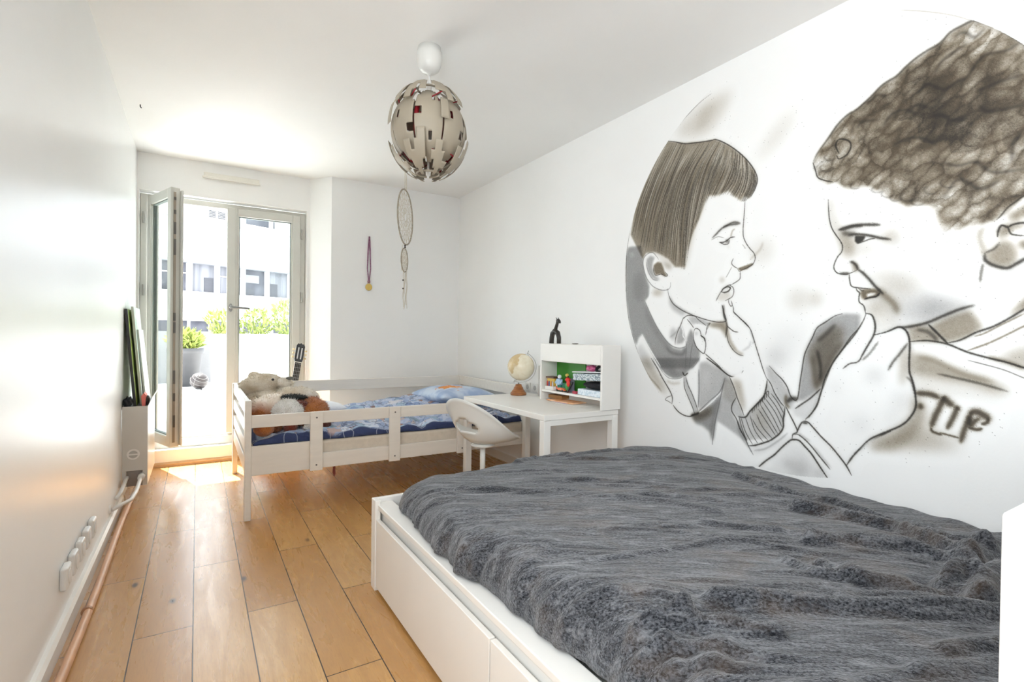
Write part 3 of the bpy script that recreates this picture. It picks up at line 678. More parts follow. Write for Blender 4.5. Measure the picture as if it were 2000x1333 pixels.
t = tag(obj('scrunchie', MB().ball((2.19, 2.555, .875), .024, 1.1, 1.6, .8, sub=3, lump=.5), pm('pink_cloth', (.45, .03, .16), .8, .3, 60, rgb2=(.7, .25, .4)), smooth=True), 'crumpled dark pink hair scrunchie on top of the shelf stack', 'scrunchie')
hb_ = MB().tube([(2.175+.01*math.sin(a), 2.456+.033*math.cos(a), .874+.017*math.sin(a)) for a in np.linspace(0, 2*PI, 26, endpoint=False)], .009, 8, closed=True)
tag(obj('hair_band', hb_, BLK, smooth=True), 'black hair band on top of the shelf stack, next to the side panel', 'hair band')
# the toys on the left part of the shelf
bx('white_box', 2.150, 2.215, 2.90, 2.995, SZ, .729, pm('white_box_card', (.80, .78, .74), .6), 'small white box at the far end of the desk shelf', 'box')
t = thing('figure_stand', (2.185, 2.95, .7295), 'toy rack of tiny yellow, red and brown figures on the small white box', 'toy rack')
obj('rack_roof', MB().box(2.155, 2.215, 2.902, 2.99, .783, .794), pm('dark_brown_toy', (.10, .04, .02), .5), t)
obj('rack_body', MB().box(2.165, 2.212, 2.905, 2.987, .730, .783), pm('yellow_toy', (.70, .48, .08), .5), t)
for i, c in enumerate(((.5, .06, .04), (.15, .15, .30), (.75, .35, .08), (.6, .6, .62))):
    y = 2.975-i*.02
    obj('figure', MB().tube([(2.158, y, .7297), (2.158, y, .757), (2.158, y, .765)], [.006, .005, .002], 8), pm('figure_%d' % i, c, .5), t)
t = thing('toy_robot', (2.165, 2.845, SZ), 'pale blue and white toy robot standing in the middle of the desk shelf', 'toy')
PB = pm('pale_blue_toy', (.38, .55, .72), .4); TG = pm('teal_green_toy', (.02, .26, .18), .4)
obj('torso', MB().box(2.15, 2.18, 2.83, 2.865, .745, .785), PB, t, bevel=.005)
obj('head', MB().ball((2.165, 2.848, .800), .014), pm('white_toy', (.8, .82, .85), .4), t, smooth=True)
for y in (2.836, 2.858): obj('leg', MB().tube([(2.165, y, SZ), (2.165, y, .745)], .008, 10), TG, t)
for y in (2.822, 2.873): obj('arm', MB().tube([(2.165, y, .778), (2.15, y, .755)], .0065, 8), PB, t)
t = thing('toy_truck', (2.16, 2.80, SZ), 'small orange and red toy car at the front of the desk shelf', 'toy')
obj('car_body', MB().poly([(2.145, 2.775, .712), (2.145, 2.865, .712), (2.145, 2.862, .722), (2.145, 2.84, .73), (2.145, 2.80, .73), (2.145, 2.777, .722)], (.022, 0, 0)), pm('orange_toy', (.72, .25, .08), .4, .4, 60, rgb2=(.75, .10, .05)), t, bevel=.002)
for y in (2.79, 2.85):
    for x in (2.1445, 2.167): obj('wheel', MB().tube([(x-.002, y, .7125), (x+.002, y, .7125)], .008, 14), BLACK, t)
t = thing('toy_parrot', (2.165, 2.755, SZ), 'red and green toy bird standing beside the stack on the desk shelf', 'toy')
obj('bird_body', MB().ball((2.165, 2.755, .745), .024, .8, .8, 1.35, lump=.1), pm('leaf_green_toy', (.08, .32, .06), .5), t, smooth=True)
obj('bird_head', MB().ball((2.16, 2.752, .787), .017, 1, 1.2, .9), pm('red_toy', (.70, .03, .02), .4), t, smooth=True)
obj('wing', MB().ball((2.15, 2.735, .765), .016, .5, 1, 1.4), MATS['red_toy'], t, smooth=True)
obj('foot', MB().tube([(2.165, 2.755, SZ), (2.165, 2.755, .717)], .008, 8), MATS['orange_toy'], t)
t = thing('toy_soldier', (2.175, 2.80, SZ), 'black and yellow toy figure with raised arms behind the shelf toys', 'toy')
obj('figure_body', MB().tube([(2.19, 2.795, SZ), (2.19, 2.795, .78), (2.188, 2.795, .80)], [.011, .010, .006], 10), BLACK, t)
obj('figure_head', MB().ball((2.186, 2.795, .813), .012), pm('yellow_helmet', (.65, .50, .10), .4), t, smooth=True)
obj('figure_arm', MB().tube([(2.187, 2.785, .79), (2.175, 2.768, .805)], .005, 8), BLACK, t)
t = tag(obj('dark_marker', MB().tube([(2.150, 2.742, SZ+.004), (2.160, 2.70, .775)], [.006, .006], 8), BLACK), 'black marker pen leaning against the stack on the desk shelf', 'pen')
bx('red_eraser', 2.148, 2.165, 2.655, 2.69, SZ, .722, pm('red_rubber', (.45, .05, .08), .6), 'small dark red block at the foot of the shelf stack', 'eraser')
for i, (x, y, z, s_, c, nm) in enumerate(((2.20, 2.885, SZ, .016, (.75, .55, .08), 'yellow'), (2.205, 2.84, SZ, .02, (.10, .35, .22), 'green'), (2.175, 2.875, SZ, .012, (.65, .10, .06), 'red'), (2.205, 2.77, SZ, .022, (.12, .12, .16), 'charcoal'), (2.155, 2.825, .7305, .009, (.80, .76, .7), 'cream'))):
    if nm == 'cream': continue
    bx('toy_block', x-s_, x+s_*.8, y-s_, y+s_, z, z+s_*(2.6 if nm != 'charcoal' else 4), pm(nm+'_toy_block', c, .45), 'small '+nm+' toy block among the toys on the desk shelf', 'toy block', 'toy blocks on the desk shelf', rz=.3*i, bev=.003)
t = thing('small_bottle', (2.195, 2.862, SZ), 'small white bottle with a blue cap among the desk shelf toys', 'bottle')
obj('bottle_body', MB().lathe([(0, 0), (.011, 0), (.012, .004), (.012, .05), (.006, .062), (.006, .068), (0, .068)], Matrix.Translation((2.182, 2.89, SZ)), 18), pm('white_toy', (.8, .82, .85), .4), t, smooth=True)
obj('cap', MB().lathe([(0, .068), (.008, .068), (.008, .08), (0, .08)], Matrix.Translation((2.182, 2.89, SZ)), 18), pm('blue_cap', (.08, .22, .55), .4), t)
# papers under the shelf
PAP = pm('paper', (.82, .80, .76), .7); ORP = pm('orange_paper', (.75, .34, .12), .6, .3, 20, rgb2=(.85, .55, .35))
for i, (x, y, w, l, rz, z, m, lab) in enumerate(((2.15, 2.72, .105, .30, .08, .6345, PAP, 'white sheet of paper lowest of those under the desk shelf'),
        (2.17, 2.83, .10, .24, -.12, .6365, pm('lilac_paper', (.66, .55, .70), .6), 'lilac sheet of paper under the desk shelf'),
        (2.185, 2.80, .12, .26, .05, .6385, ORP, 'orange and peach magazine under the desk shelf'))):
    bx('paper_sheet' if i < 2 else 'magazine', x-w/2, x+w/2, y-l/2, y+l/2, z, z+(.0014 if i < 2 else .006), m, lab, 'paper' if i < 2 else 'magazine', rz=rz, bev=0)
bx('brown_envelope', 2.185, 2.255, 2.86, 2.995, .6455, .668, pm('brown_kraft', (.38, .20, .07), .7), 'brown cardboard packet at the back under the desk shelf', 'packet', rz=.1)
# metal ruler stand and wall sockets behind the desk
t = tag(obj('book_end', MB().box(2.215, 2.275, 3.15, 3.172, kz, .855, Matrix.Identity(4)), pm('silver_sheet', (.68, .68, .67), .35, metal=.4), bevel=.003), 'slim upright silver grey tablet case between globe and shelf unit', 'tablet case')
GOFF = Vector((0, 0, 0))
for i, (y0, y1, lab) in enumerate(((3.395, 3.462, 'white double socket on the right wall just beside the globe base'), (3.285, 3.36, 'white socket on the right wall between the globe and the shelf unit'))):
    t = thing('wall_socket', (XR, (y0+y1)/2, .66), lab, 'wall socket', 'sockets above the desk')
    obj('plate', MB().box(XR-.012, XR, y0, y1, .645, .715), pm('socket_white', (.76, .76, .74), .35), t, bevel=.004)
    obj('socket_hole', MB().tube([(XR-.0125, (y0+y1)/2, .68), (XR-.0135, (y0+y1)/2, .68)], .02, 18), pm('socket_grey', (.45, .45, .44), .4), t)

GOFF = Vector((-.112, -.138, .023))
# ------------------------------------------------------------------ globe
gx, gy = 2.121, 3.286
t = thing('globe', (gx, gy, kz), 'cream desk globe on a turned wooden foot', 'globe')
obj('foot', MB().lathe([(0, .001), (.056, .001), (.060, .008), (.058, .018), (.050, .026), (.046, .034), (.036, .044), (.034, .056), (.026, .064), (.022, .078), (.018, .080), (0, .080)], Matrix.Translation((gx, gy, kz)), 40),
    pm('turned_wood', (.42, .17, .05), .3, .4, 18, rgb2=(.22, .07, .02), stretch=(1, 1, 6)), t, smooth=True)
gc = Vector((gx+.012, gy-.012, kz+.206)); R_ = .099
ax = (rt*.42+Vector((0, 0, 1))*.91).normalized()
def globe_mat():
    m, n, b = newmat('globe_map'); co = coords(n)
    nz = node(n, 'ShaderNodeTexNoise'); nz.inputs['Scale'].default_value = 8; nz.inputs['Detail'].default_value = 7; n.links.new(co, nz.inputs['Vector'])
    land = ramp(n, nz.outputs[0], .53, .56)
    base = mixc(n, (.80, .74, .58), (.62, .47, .26), land)
    v = n.nodes.new('ShaderNodeTexVoronoi'); v.inputs['Scale'].default_value = 45; n.links.new(co, v.inputs['Vector'])
    sc = n.nodes.new('ShaderNodeSeparateColor'); n.links.new(v.outputs['Color'], sc.inputs[0])
    base = mixc(n, base, (.70, .60, .42), ramp(n, sc.outputs[0], .3, .9, (0, 0, 0, 1), (.4, .4, .4, 1)))
    n.links.new(base, b.inputs['Base Color']); b.inputs['Roughness'].default_value = .22; return m
obj('sphere', MB().ball(gc, R_, sub=5), globe_mat(), t, smooth=True)
side = ax.cross(fw).normalized()
arc = [gc+(ax*math.cos(a)+rt.cross(Vector((0,0,1))).cross(ax).normalized()*0+side*-1*math.sin(a))*(R_+.012) for a in np.linspace(0, PI, 26)]
obj('meridian_arm', MB().tube(arc, .0032, 8), STEEL, t, smooth=True)
obj('axis_pin', MB().tube([gc+ax*(R_-.004), gc+ax*(R_+.004)], .014, 14).tube([gc+ax*(R_+.002), gc+ax*(R_+.034)], .003, 8), STEEL, t)
obj('axis_pin', MB().tube([gc-ax*(R_-.004), gc-ax*(R_+.004)], .014, 14).tube([gc-ax*(R_+.002), gc-ax*(R_+.026)], .004, 8), STEEL, t)
obj('neck', MB().tube([(gx, gy, kz+.078), (gx, gy, kz+.092), gc-ax*(R_+.012)*.93+side*-1*.04], .005, 8), STEEL, t, smooth=True)

# ------------------------------------------------------------------ carved animal figure
cx_, cy_, cz_ = 2.2, 2.94, 1.0185
t = thing('carved_figure', (cx_, cy_, cz_), 'dark carved long-necked animal figure on top of the desk shelf unit', 'sculpture')
DK = pm('dark_carved_wood', (.035, .028, .022), .35, .5, 30, .3, 80)
obj('animal_body', MB().tube([(cx_, cy_+.052, cz_+.001), (cx_, cy_+.050, cz_+.035), (cx_, cy_+.040, cz_+.068), (cx_, cy_+.012, cz_+.086), (cx_, cy_-.018, cz_+.074), (cx_, cy_-.032, cz_+.040), (cx_, cy_-.032, cz_+.001)], [.017, .0165, .018, .020, .017, .0155, .015], 14), DK, t, smooth=True)
obj('neck', MB().tube([(cx_, cy_+.012, cz_+.080), (cx_, cy_+.002, cz_+.110), (cx_, cy_-.012, cz_+.140), (cx_, cy_-.018, cz_+.155)], [.016, .0115, .0105, .012], 12), DK, t, smooth=True)
obj('head', MB().tube([(cx_, cy_-.006, cz_+.158), (cx_, cy_-.022, cz_+.160), (cx_, cy_-.036, cz_+.150), (cx_, cy_-.044, cz_+.141)], [.008, .0125, .010, .006], 12), DK, t, smooth=True)
for dx_ in (-.007, .007): obj('ear', MB().tube([(cx_+dx_, cy_-.014, cz_+.166), (cx_+dx_*1.5, cy_-.010, cz_+.18)], [.0035, .001], 8), DK, t)
tag(obj('small_pebble', MB().ball((2.19, 2.72, 1.022), .011, 1.2, 2.6, .33, lump=.2), pm('pebble', (.25, .24, .22), .6), smooth=True), 'small dark flat keepsake on top of the shelf unit, right of the carving', 'keepsake')
GOFF = Vector((0, 0, 0)); kz += .023

# ================================================================== tub chair
chx, chy = 1.50, 2.75
t = thing('swivel_chair', (chx, chy, 0), 'white plastic tub chair on a swivel stem, tucked at the desk', 'chair')
def chair():
    mb = MB(); NT, NR = 72, 26; V = []
    D = math.radians(20)      # facing into the desk
    CD, SD = math.cos(D), math.sin(D)
    def P(th, s):
        # th=0 is the front lip; every rib is a quarter ellipse from the middle of the seat up to the rim
        back = (1-math.cos(th))/2
        h = .022+.268*(back**1.9)
        r = .205+.012*math.cos(th*2)+.012*(1-back)
        ph = s*PI/2
        rr = r*math.sin(ph)**.9; z = .432+h*(1-math.cos(ph))**(1.0+.25*back)
        rr += .030*(s**14)*(.35+.65*back); rr -= .018*back*math.sin(PI*s)**2
        x = rr*math.cos(th)*(1.03 if math.cos(th) > 0 else .93); y = rr*math.sin(th)
        X_ = chx+x*CD-y*SD; Y_ = chy+x*SD+y*CD
        return Vector((X_, Y_, z))
    for j in range(NR+1):
        s = j/NR
        V.append([mb.bm.verts.new(P(2*PI*k/NT, max(s, .02))) for k in range(NT)])
    for j in range(NR):
        for k in range(NT):
            th = 2*PI*(k+.5)/NT; s = (j+.5)/NR
            u = (th-PI)/.50; v = (s-.66)/.095
            if abs(u)**2.4+abs(v)**2.4 < 1: continue
            mb.bm.faces.new((V[j][k], V[j][(k+1) % NT], V[j+1][(k+1) % NT], V[j+1][k]))
    mb.bm.faces.new(V[0][::-1])
    return mb
o = obj('shell', chair(), PLAST, t, smooth=True)
m_ = o.modifiers.new('thick', 'SOLIDIFY'); m_.thickness = .007; m_.offset = 0
obj('stem', MB().tube([(chx, chy, .05), (chx, chy, .20)], .024, 16).tube([(chx, chy, .20), (chx, chy, .425)], .0165, 16), PLAST, t, smooth=True)
obj('seat_mount', MB().lathe([(.0, .412), (.07, .412), (.075, .418), (.06, .43), (0, .431)], Matrix.Translation((chx, chy, 0)), 24), PLAST, t)
for k in range(5):
    a = 2*PI*k/5+.3; ex_, ey_ = chx+.22*math.cos(a), chy+.22*math.sin(a)
    lg = obj('base_leg', MB().tube([(chx+.02*math.cos(a), chy+.02*math.sin(a), .085), (chx+.13*math.cos(a), chy+.13*math.sin(a), .07), (ex_, ey_, .058)], [.018, .015, .011], 10), PLAST, t, smooth=True)
    obj('caster', MB().tube([(ex_-.016*math.sin(a), ey_+.016*math.cos(a), .0235), (ex_+.016*math.sin(a), ey_-.016*math.cos(a), .0235)], .023, 16).tube([(ex_, ey_, .04), (ex_, ey_, .06)], .006, 8), pm('caster_grey', (.3, .3, .3), .4), lg)

# ================================================================== pendant lamp
lx, ly, lz = .962, 2.36, 2.088
t = thing('pendant_lamp', (lx, ly, ZC), 'spherical pendant lamp of beige jagged petals with red inner rods', 'pendant lamp')
PET = pm('beige_petal', (.40, .35, .27), .5, .06, 10); RED = pm('dark_red_rod', (.28, .008, .015), .4, .2, 20)
cup = [(0, 0), (.055, 0), (.056, -.02), (.061, -.024), (.0615, -.055), (.058, -.085), (.048, -.108), (.030, -.122), (.012, -.127), (.006, -.14), (.0, -.14)]
obj('ceiling_cup', MB().lathe([(r, z) for r, z in cup], Matrix.Translation((lx, ly, ZC)), 36), PLAST, t, smooth=True)
obj('cord', MB().tube([(lx, ly, ZC-.13), (lx, ly, lz+.10)], .0035, 8), pm('white_cord', (.8, .8, .78), .5), t)
obj('core_tube', MB().tube([(lx, ly, lz+.235), (lx, ly, lz+.05)], .012, 14).tube([(lx, ly, lz-.05), (lx, ly, lz-.228)], .006, 10), pm('lamp_core_white', (.8, .78, .75), .5), t)
obj('socket', MB().tube([(lx, ly, lz+.09), (lx, ly, lz+.03)], .022, 18), pm('lamp_core_white', (.8, .78, .75), .5), t)
obj('bulb', MB().lathe([(0, -.075), (.022, -.068), (.032, -.045), (.03, -.02), (.018, .015), (.014, .03), (0, .03)], Matrix.Translation((lx, ly, lz)), 24), pm('opal_bulb', (.85, .85, .82), .3), t, smooth=True)
def sph(lon, lat, rx_, rz_):
    return Vector((lx+rx_*math.cos(lat)*math.cos(lon), ly+rx_*math.cos(lat)*math.sin(lon), lz+rz_*math.sin(lat)))
def petal(name, lon0, mask, lat0, lat1, half, rx_, rz_, mat, opening=0):
    # mask rows go from bottom to top; '#' is a block of the petal
    rows = len(mask); cols = len(mask[0]); sub = 4; cache = {}; mb = MB()
    def vert(a, b_):
        if (a, b_) not in cache:
            lat = lat0+(lat1-lat0)*b_/(rows*sub); u = a/(cols*sub)*2-1
            cache[(a, b_)] = mb.bm.verts.new(sph(lon0+u*half, lat, rx_+opening*math.cos(lat), rz_))
        return cache[(a, b_)]
    for r in range(rows):
        for c in range(cols):
            if mask[r][c] != '#': continue
            for i in range(sub):
                for j in range(sub):
                    a, b_ = c*sub+i, r*sub+j
                    mb.bm.faces.new((vert(a, b_), vert(a+1, b_), vert(a+1, b_+1), vert(a, b_+1)))
    o = obj(name, mb, mat, t, smooth=True)
    s = o.modifiers.new('thick', 'SOLIDIFY'); s.thickness = .0028; s.offset = 0
    return o
R0 = math.radians
innerA = ["..####..", ".######.", "########", "########", "######..", "########", "##.#####", "########", ".######.", ".######.", "..##.##."]
innerB = ["...###..", ".#####..", "########", "####.###", "########", "########", "..######", "########", "#####.#.", ".######.", "..####.."]
outA = ["..##..", ".####.", "######", "##.###", "....##", "......", "......", "......", "##....", "###.##", ".#####", "..##.."]
outB = ["..##..", ".#####", "####..", ".##...", "......", "......", "..##..", "..##..", "....##", ".#####", "#####.", "..##.."]
base = math.atan2(-.85, -.35)          # a petal looks towards the door side of the bed
for k in range(8):
    a = base+k*PI/4
    petal('inner_petal', a, innerA if k % 2 else innerB, R0(-66), R0(64), R0(21.2), .180, .186, PET)
    msk = outA if k % 2 else outB
    for lo, hi in ((0, 5), (6, 12)):
        petal('outer_petal', a+PI/8, [r if lo <= i < hi else '......' for i, r in enumerate(msk)], R0(-72), R0(72), R0(17.5), .199, .237, PET)
for k in range(8):
    a = base+k*PI/4
    for la in (-38, 34):
        obj('rod', MB().tube([sph(a, R0(la), .155, .19), sph(a+.2, R0(la*1.02), .175, .212), sph(a+PI/8, R0(la*1.05), .196, .236)], .0035, 6), RED, t, smooth=True)
for k in range(8):
    a = base+k*PI/4+PI/8
    obj('red_rib', MB().tube([sph(a, R0(l), .150, .160) for l in range(-58, 60, 8)], .012, 6), RED, t, smooth=True)
obj('rod_ring', MB().tube([(lx+.055*math.cos(a), ly+.055*math.sin(a), lz+.205) for a in np.linspace(0, 2*PI, 28, endpoint=False)], .005, 8, closed=True), PET, t, smooth=True)
obj('rod_ring', MB().tube([(lx+.055*math.cos(a), ly+.055*math.sin(a), lz-.205) for a in np.linspace(0, 2*PI, 28, endpoint=False)], .005, 8, closed=True), PET, t, smooth=True)

# ================================================================== dream catcher
qx, qy = 1.474, 4.10
t = thing('dream_catcher', (qx, qy, ZC), 'long beige dream catcher of two hoops hanging from the ceiling', 'dream catcher')
TW = pm('beige_twine', (.46, .41, .33), .9, .3, 60, .3, 200); WEB = pm('ecru_thread', (.66, .61, .52), .9, .1, 60)
dirr = Vector((math.cos(math.radians(38)), math.sin(math.radians(38)), 0))     # plane of the hoops, seen nearly edge on
vd = Vector((qx, qy, 0)).normalized(); pr = Vector((vd.y, -vd.x, 0))
dirr = (pr*.27+vd*.963).normalized()
def hoop(c, r, th, name, rz_=None):
    rz_ = rz_ or r
    pts = [c+dirr*r*math.cos(a)+Vector((0, 0, rz_*math.sin(a))) for a in np.linspace(0, 2*PI, 48, endpoint=False)]
    return obj(name, MB().tube(pts, th, 8, closed=True), TW, t, smooth=True)
c1 = Vector((qx, qy, 2.07)); c2 = Vector((qx-.004, qy, 1.712))
nsd = dirr.cross(Vector((0, 0, 1)))
obj('suspension_cord', MB().tube([(qx-.008, qy, ZC), c1+Vector((-.006, 0, .226))], .003, 6).tube([(qx+.006, qy, ZC-.07), c1+Vector((.006, 0, .226))], .003, 6), WEB, t)
h1 = hoop(c1, .226, .0065, 'large_hoop'); h2 = hoop(c2, .098, .0055, 'small_hoop')
def web(c, r, n, name):
    mb = MB()
    for q in range(1, 6):
        rr = r*(1-.17*q)
        mb.tube([c+dirr*(rr*math.cos(a)*(1+.06*math.cos(n*a)))+Vector((0, 0, rr*math.sin(a)*(1+.06*math.cos(n*a)))) for a in np.linspace(0, 2*PI, n*4, endpoint=False)], .0016, 5, closed=True)
    for k in range(n):
        a = 2*PI*k/n
        mb.tube([c+dirr*r*math.cos(a)+Vector((0, 0, r*math.sin(a))), c+dirr*r*.15*math.cos(a+.5)+Vector((0, 0, r*.15*math.sin(a+.5)))], .0016, 5)
        mb.tube([c+dirr*r*math.cos(a)+Vector((0, 0, r*math.sin(a))), c+dirr*r*.5*math.cos(a+.8)+Vector((0, 0, r*.5*math.sin(a+.8)))], .0014, 5)
    return obj(name, mb, WEB, t, smooth=True)
web(c1, .226, 18, 'web'); web(c2, .098, 12, 'web')
kn = pm('dark_bead', (.08, .06, .045), .5)
for z in (1.835, 1.82): obj('bead', MB().ball((qx-.002, qy-.004, z), .0085, sub=2), kn, t, smooth=True)
for dx_, z0, z1, bd in ((-.026, 1.84, 1.62, ()), (-.012, 1.62, 1.32, (1.545, 1.475)), (-.006, 1.62, 1.30, ()), (.002, 1.61, 1.31, ()), (.012, 1.63, 1.34, ()), (.018, 1.63, 1.31, ())):
    random.seed(int(dx_*1000)); p = []
    for i in range(9):
        z = z0+(z1-z0)*i/8; p.append((qx+dx_+.004*math.sin(i*1.3+dx_*200), qy+.02*dx_*10*0, z))
    s_ = obj('tassel_string', MB().tube(p, .0022, 6), WEB, t, smooth=True)
    for z in bd: obj('bead', MB().ball((qx+dx_-.002, qy, z), .0075, sub=2), kn, s_, smooth=True)

# ================================================================== medal on the far wall
t = thing('medal', (1.357, YB, 2.0), 'gold medal hanging by a purple ribbon on the far wall', 'medal')
PUR = pm('purple_ribbon', (.17, .05, .12), .6, .4, 60, rgb2=(.34, .16, .26))
obj('nail', MB().tube([(1.357, YB, 1.998), (1.357, YB-.03, 1.998)], .003, 8), STEEL, t)
for s_ in (-1, 1):
    obj('ribbon', MB().tube([(1.357, YB-.018, 2.0), (1.357+.010*s_, YB-.014, 1.86), (1.357+.015*s_, YB-.014, 1.70), (1.357+.004*s_, YB-.014, 1.60), (1.357+.009*s_, YB-.014, 1.575), (1.357, YB-.014, 1.565)], [.007, .006, .005, .005, .005, .004], 6), PUR, t, smooth=True)
obj('medal_disc', MB().tube([(1.357, YB-.010, 1.528), (1.357, YB-.016, 1.528)], .032, 32), pm('gold', (.60, .43, .13), .3, metal=.8), t, bevel=.002)
obj('medal_loop', MB().tube([(1.357+.010*math.cos(a), YB-.013, 1.565+.012*math.sin(a)) for a in np.linspace(0, 2*PI, 16, endpoint=False)], .003, 6, closed=True), MATS['gold'], t)

# ================================================================== guitar leaning by the door
t = thing('guitar', (.70, 4.75, 0), 'acoustic guitar leaning in the corner by the door, behind the child bed', 'guitar')
n0, n1 = Vector((.668, 4.66, .40)), Vector((.757, 4.80, .83))
ndir = (n1-n0).normalized(); nx_ = Vector((1, .08, 0)); nx_ = (nx_-ndir*nx_.dot(ndir)).normalized(); nf = nx_.cross(ndir).normalized()
if nf.y > 0: nf = -nf
FB = pm('fingerboard', (.04, .03, .028), .4, .2, 40); GW = pm('guitar_spruce', (.55, .33, .14), .3, .2, 30, stretch=(8, 8, 1)); MAH = pm('guitar_mahogany', (.16, .05, .02), .3, .3, 30, stretch=(8, 8, 1))
def fr_(o_, a, b_, c): return o_+nx_*a+ndir*b_+nf*c
def fbox(o_, a0, a1, b0, b1, c0, c1):
    m = MB(); v = [m.bm.verts.new(fr_(o_, *p)) for p in ((a0, b0, c0), (a1, b0, c0), (a1, b1, c0), (a0, b1, c0), (a0, b0, c1), (a1, b0, c1), (a1, b1, c1), (a0, b1, c1))]
    for f in ((3, 2, 1, 0), (4, 5, 6, 7), (0, 1, 5, 4), (1, 2, 6, 5), (2, 3, 7, 6), (3, 0, 4, 7)): m.bm.faces.new([v[i] for i in f])
    return m
L_ = (n1-n0).length
nk = obj('neck', fbox(n0, -.025, .025, -.06, L_, -.022, -.002), MAH, t, bevel=.004)
fbd = obj('fingerboard', fbox(n0, -.026, .026, -.12, L_, -.002, .004), FB, t)
fm = None
for i in range(12):
    b_ = L_-.012-(.62*(1-2**(-i/12)))
    if b_ < -.1: break
    obj('fret', fbox(n0, -.026, .026, b_-.0012, b_+.0012, .004, .0055), STEEL, fbd)
obj('nut', fbox(n0, -.027, .027, L_, L_+.006, -.004, .007), pm('bone', (.85, .83, .75), .4), t)
hd = MB(); P_ = [(-.028, 0), (.028, 0), (.036, .03), (.036, .15), (.024, .172), (.012, .168), (0, .178), (-.012, .168), (-.024, .172), (-.036, .15), (-.036, .03)]
hd.poly([fr_(n1, a, b_+.006, -.016) for a, b_ in P_], nf*.014)
ho = obj('headstock', hd, pm('headstock_black', (.05, .05, .055), .35), t)
for a in (-.014, .014): obj('slot', fbox(n1, a-.005, a+.005, .035, .14, -.0015, .0005), pm('slot_white', (.75, .75, .74), .5), ho)
for s_ in (-1, 1):
    for b_ in (.05, .085, .12):
        obj('tuning_peg', MB().tube([fr_(n1, s_*.036, b_, -.010), fr_(n1, s_*.052, b_, -.012)], .003, 8).tube([fr_(n1, s_*.050, b_, -.012), fr_(n1, s_*.060, b_, -.012)], .0075, 10), pm('peg_cream', (.66, .52, .28), .4), ho)
body = MB(); prof = []
for i in range(64):
    a = 2*PI*i/64; yv = math.sin(a)
    w = .165+.022*(-yv)-.045*math.exp(-((yv-.18)/.22)**2)
    prof.append((w*math.cos(a)*(1 if abs(math.cos(a)) > 0 else 1), -.31+.215*yv))
body.poly([fr_(n0, a, b_, -.09) for a, b_ in prof], nf*.088)
obj('body', body, GW, t, bevel=.004)
obj('sound_hole', MB().tube([fr_(n0, 0, -.22, -.001), fr_(n0, 0, -.22, .0005)], .043, 28), BLACK, t)
obj('strings', None or MB().tube([fr_(n0, -.016, -.42, .012), fr_(n1, -.014, 0, .009)], .0008, 4).tube([fr_(n0, 0, -.42, .012), fr_(n1, 0, 0, .009)], .0008, 4).tube([fr_(n0, .016, -.42, .012), fr_(n1, .014, 0, .009)], .0008, 4), STEEL, t)

# ================================================================== convector heater on the left wall
cx0, cx1, cy0, cy1, cz0, cz1 = XL+.003, -.27, 4.05, 4.70, .09, .605
t = thing('convector_heater', (-.34, 4.5, .09), 'white box convector heater on the left wall beside the door', 'heater')
HT = pm('heater_enamel', (.60, .58, .54), .35, .03, 8)
hm = MB().box(cx0, cx1, cy0, cy0+.006, cz0+.10, cz1).box(cx0, cx0+.022, cy0, cy0+.006, cz0, cz0+.10).box(cx1-.026, cx1, cy0, cy0+.006, cz0, cz0+.10)
obj('end_panel', hm, HT, t, bevel=.0015)
obj('front_panel', MB().box(cx1-.006, cx1, cy0+.006, cy1, cz0, cz1-.004), HT, t)
obj('top_flap', MB().poly([(cx1-.004, cy0+.004, cz1-.006), (cx1, cy0+.004, cz1-.004), (cx1+.022, cy0+.035, cz1+.05), (cx1+.018, cy0+.035, cz1+.05)], (0, .50, 0)), HT, t)
obj('inner_grille', MB().box(cx0, cx1-.007, cy0+.007, cy1, cz1-.02, cz1-.012), pm('heater_grille', (.3, .3, .3), .5), t)
kn_ = obj('dial', MB().tube([(-.345, cy0, .297), (-.345, cy0-.004, .297)], .034, 32), pm('dial_rim', (.80, .78, .75), .4), t)
obj('dial_face', MB().tube([(-.345, cy0-.004, .297), (-.345, cy0-.005, .297)], .024, 32), pm('dial_grey', (.45, .44, .42), .4), kn_)
obj('dial_bar', MB().box(-.371, -.319, cy0-.0065, cy0-.005, .293, .301), MATS['dial_rim'], kn_)
# valve set below
obj('recess', MB().box(cx0+.023, cx1-.027, cy0+.008, cy0+.012, cz0+.0, cz0+.11), pm('recess_dark', (.25, .22, .2), .6), t)
PV = pm('valve_white', (.78, .76, .73), .35)
obj('connection_pipe', MB().tube([(-.30, cy0+.02, .155), (-.302, cy0-.02, .155), (-.31, cy0-.22, .115), (-.325, cy0-.34, .098), (-.394, cy0-.50, .098)], .011, 12), PV, t, smooth=True)
obj('connection_pipe', MB().tube([(-.375, cy0+.02, .15), (-.378, cy0-.05, .148), (-.385, cy0-.22, .12), (-.394, cy0-.34, .115)], .011, 12), PV, t, smooth=True)
obj('wall_rosette', MB().tube([(XL, cy0-.50, .098), (XL+.008, cy0-.50, .098)], .024, 20), PV, t)
obj('valve_head', MB().tube([(-.30, cy0+.005, .155), (-.301, cy0-.055, .152)], .019, 16), PV, t, smooth=True)

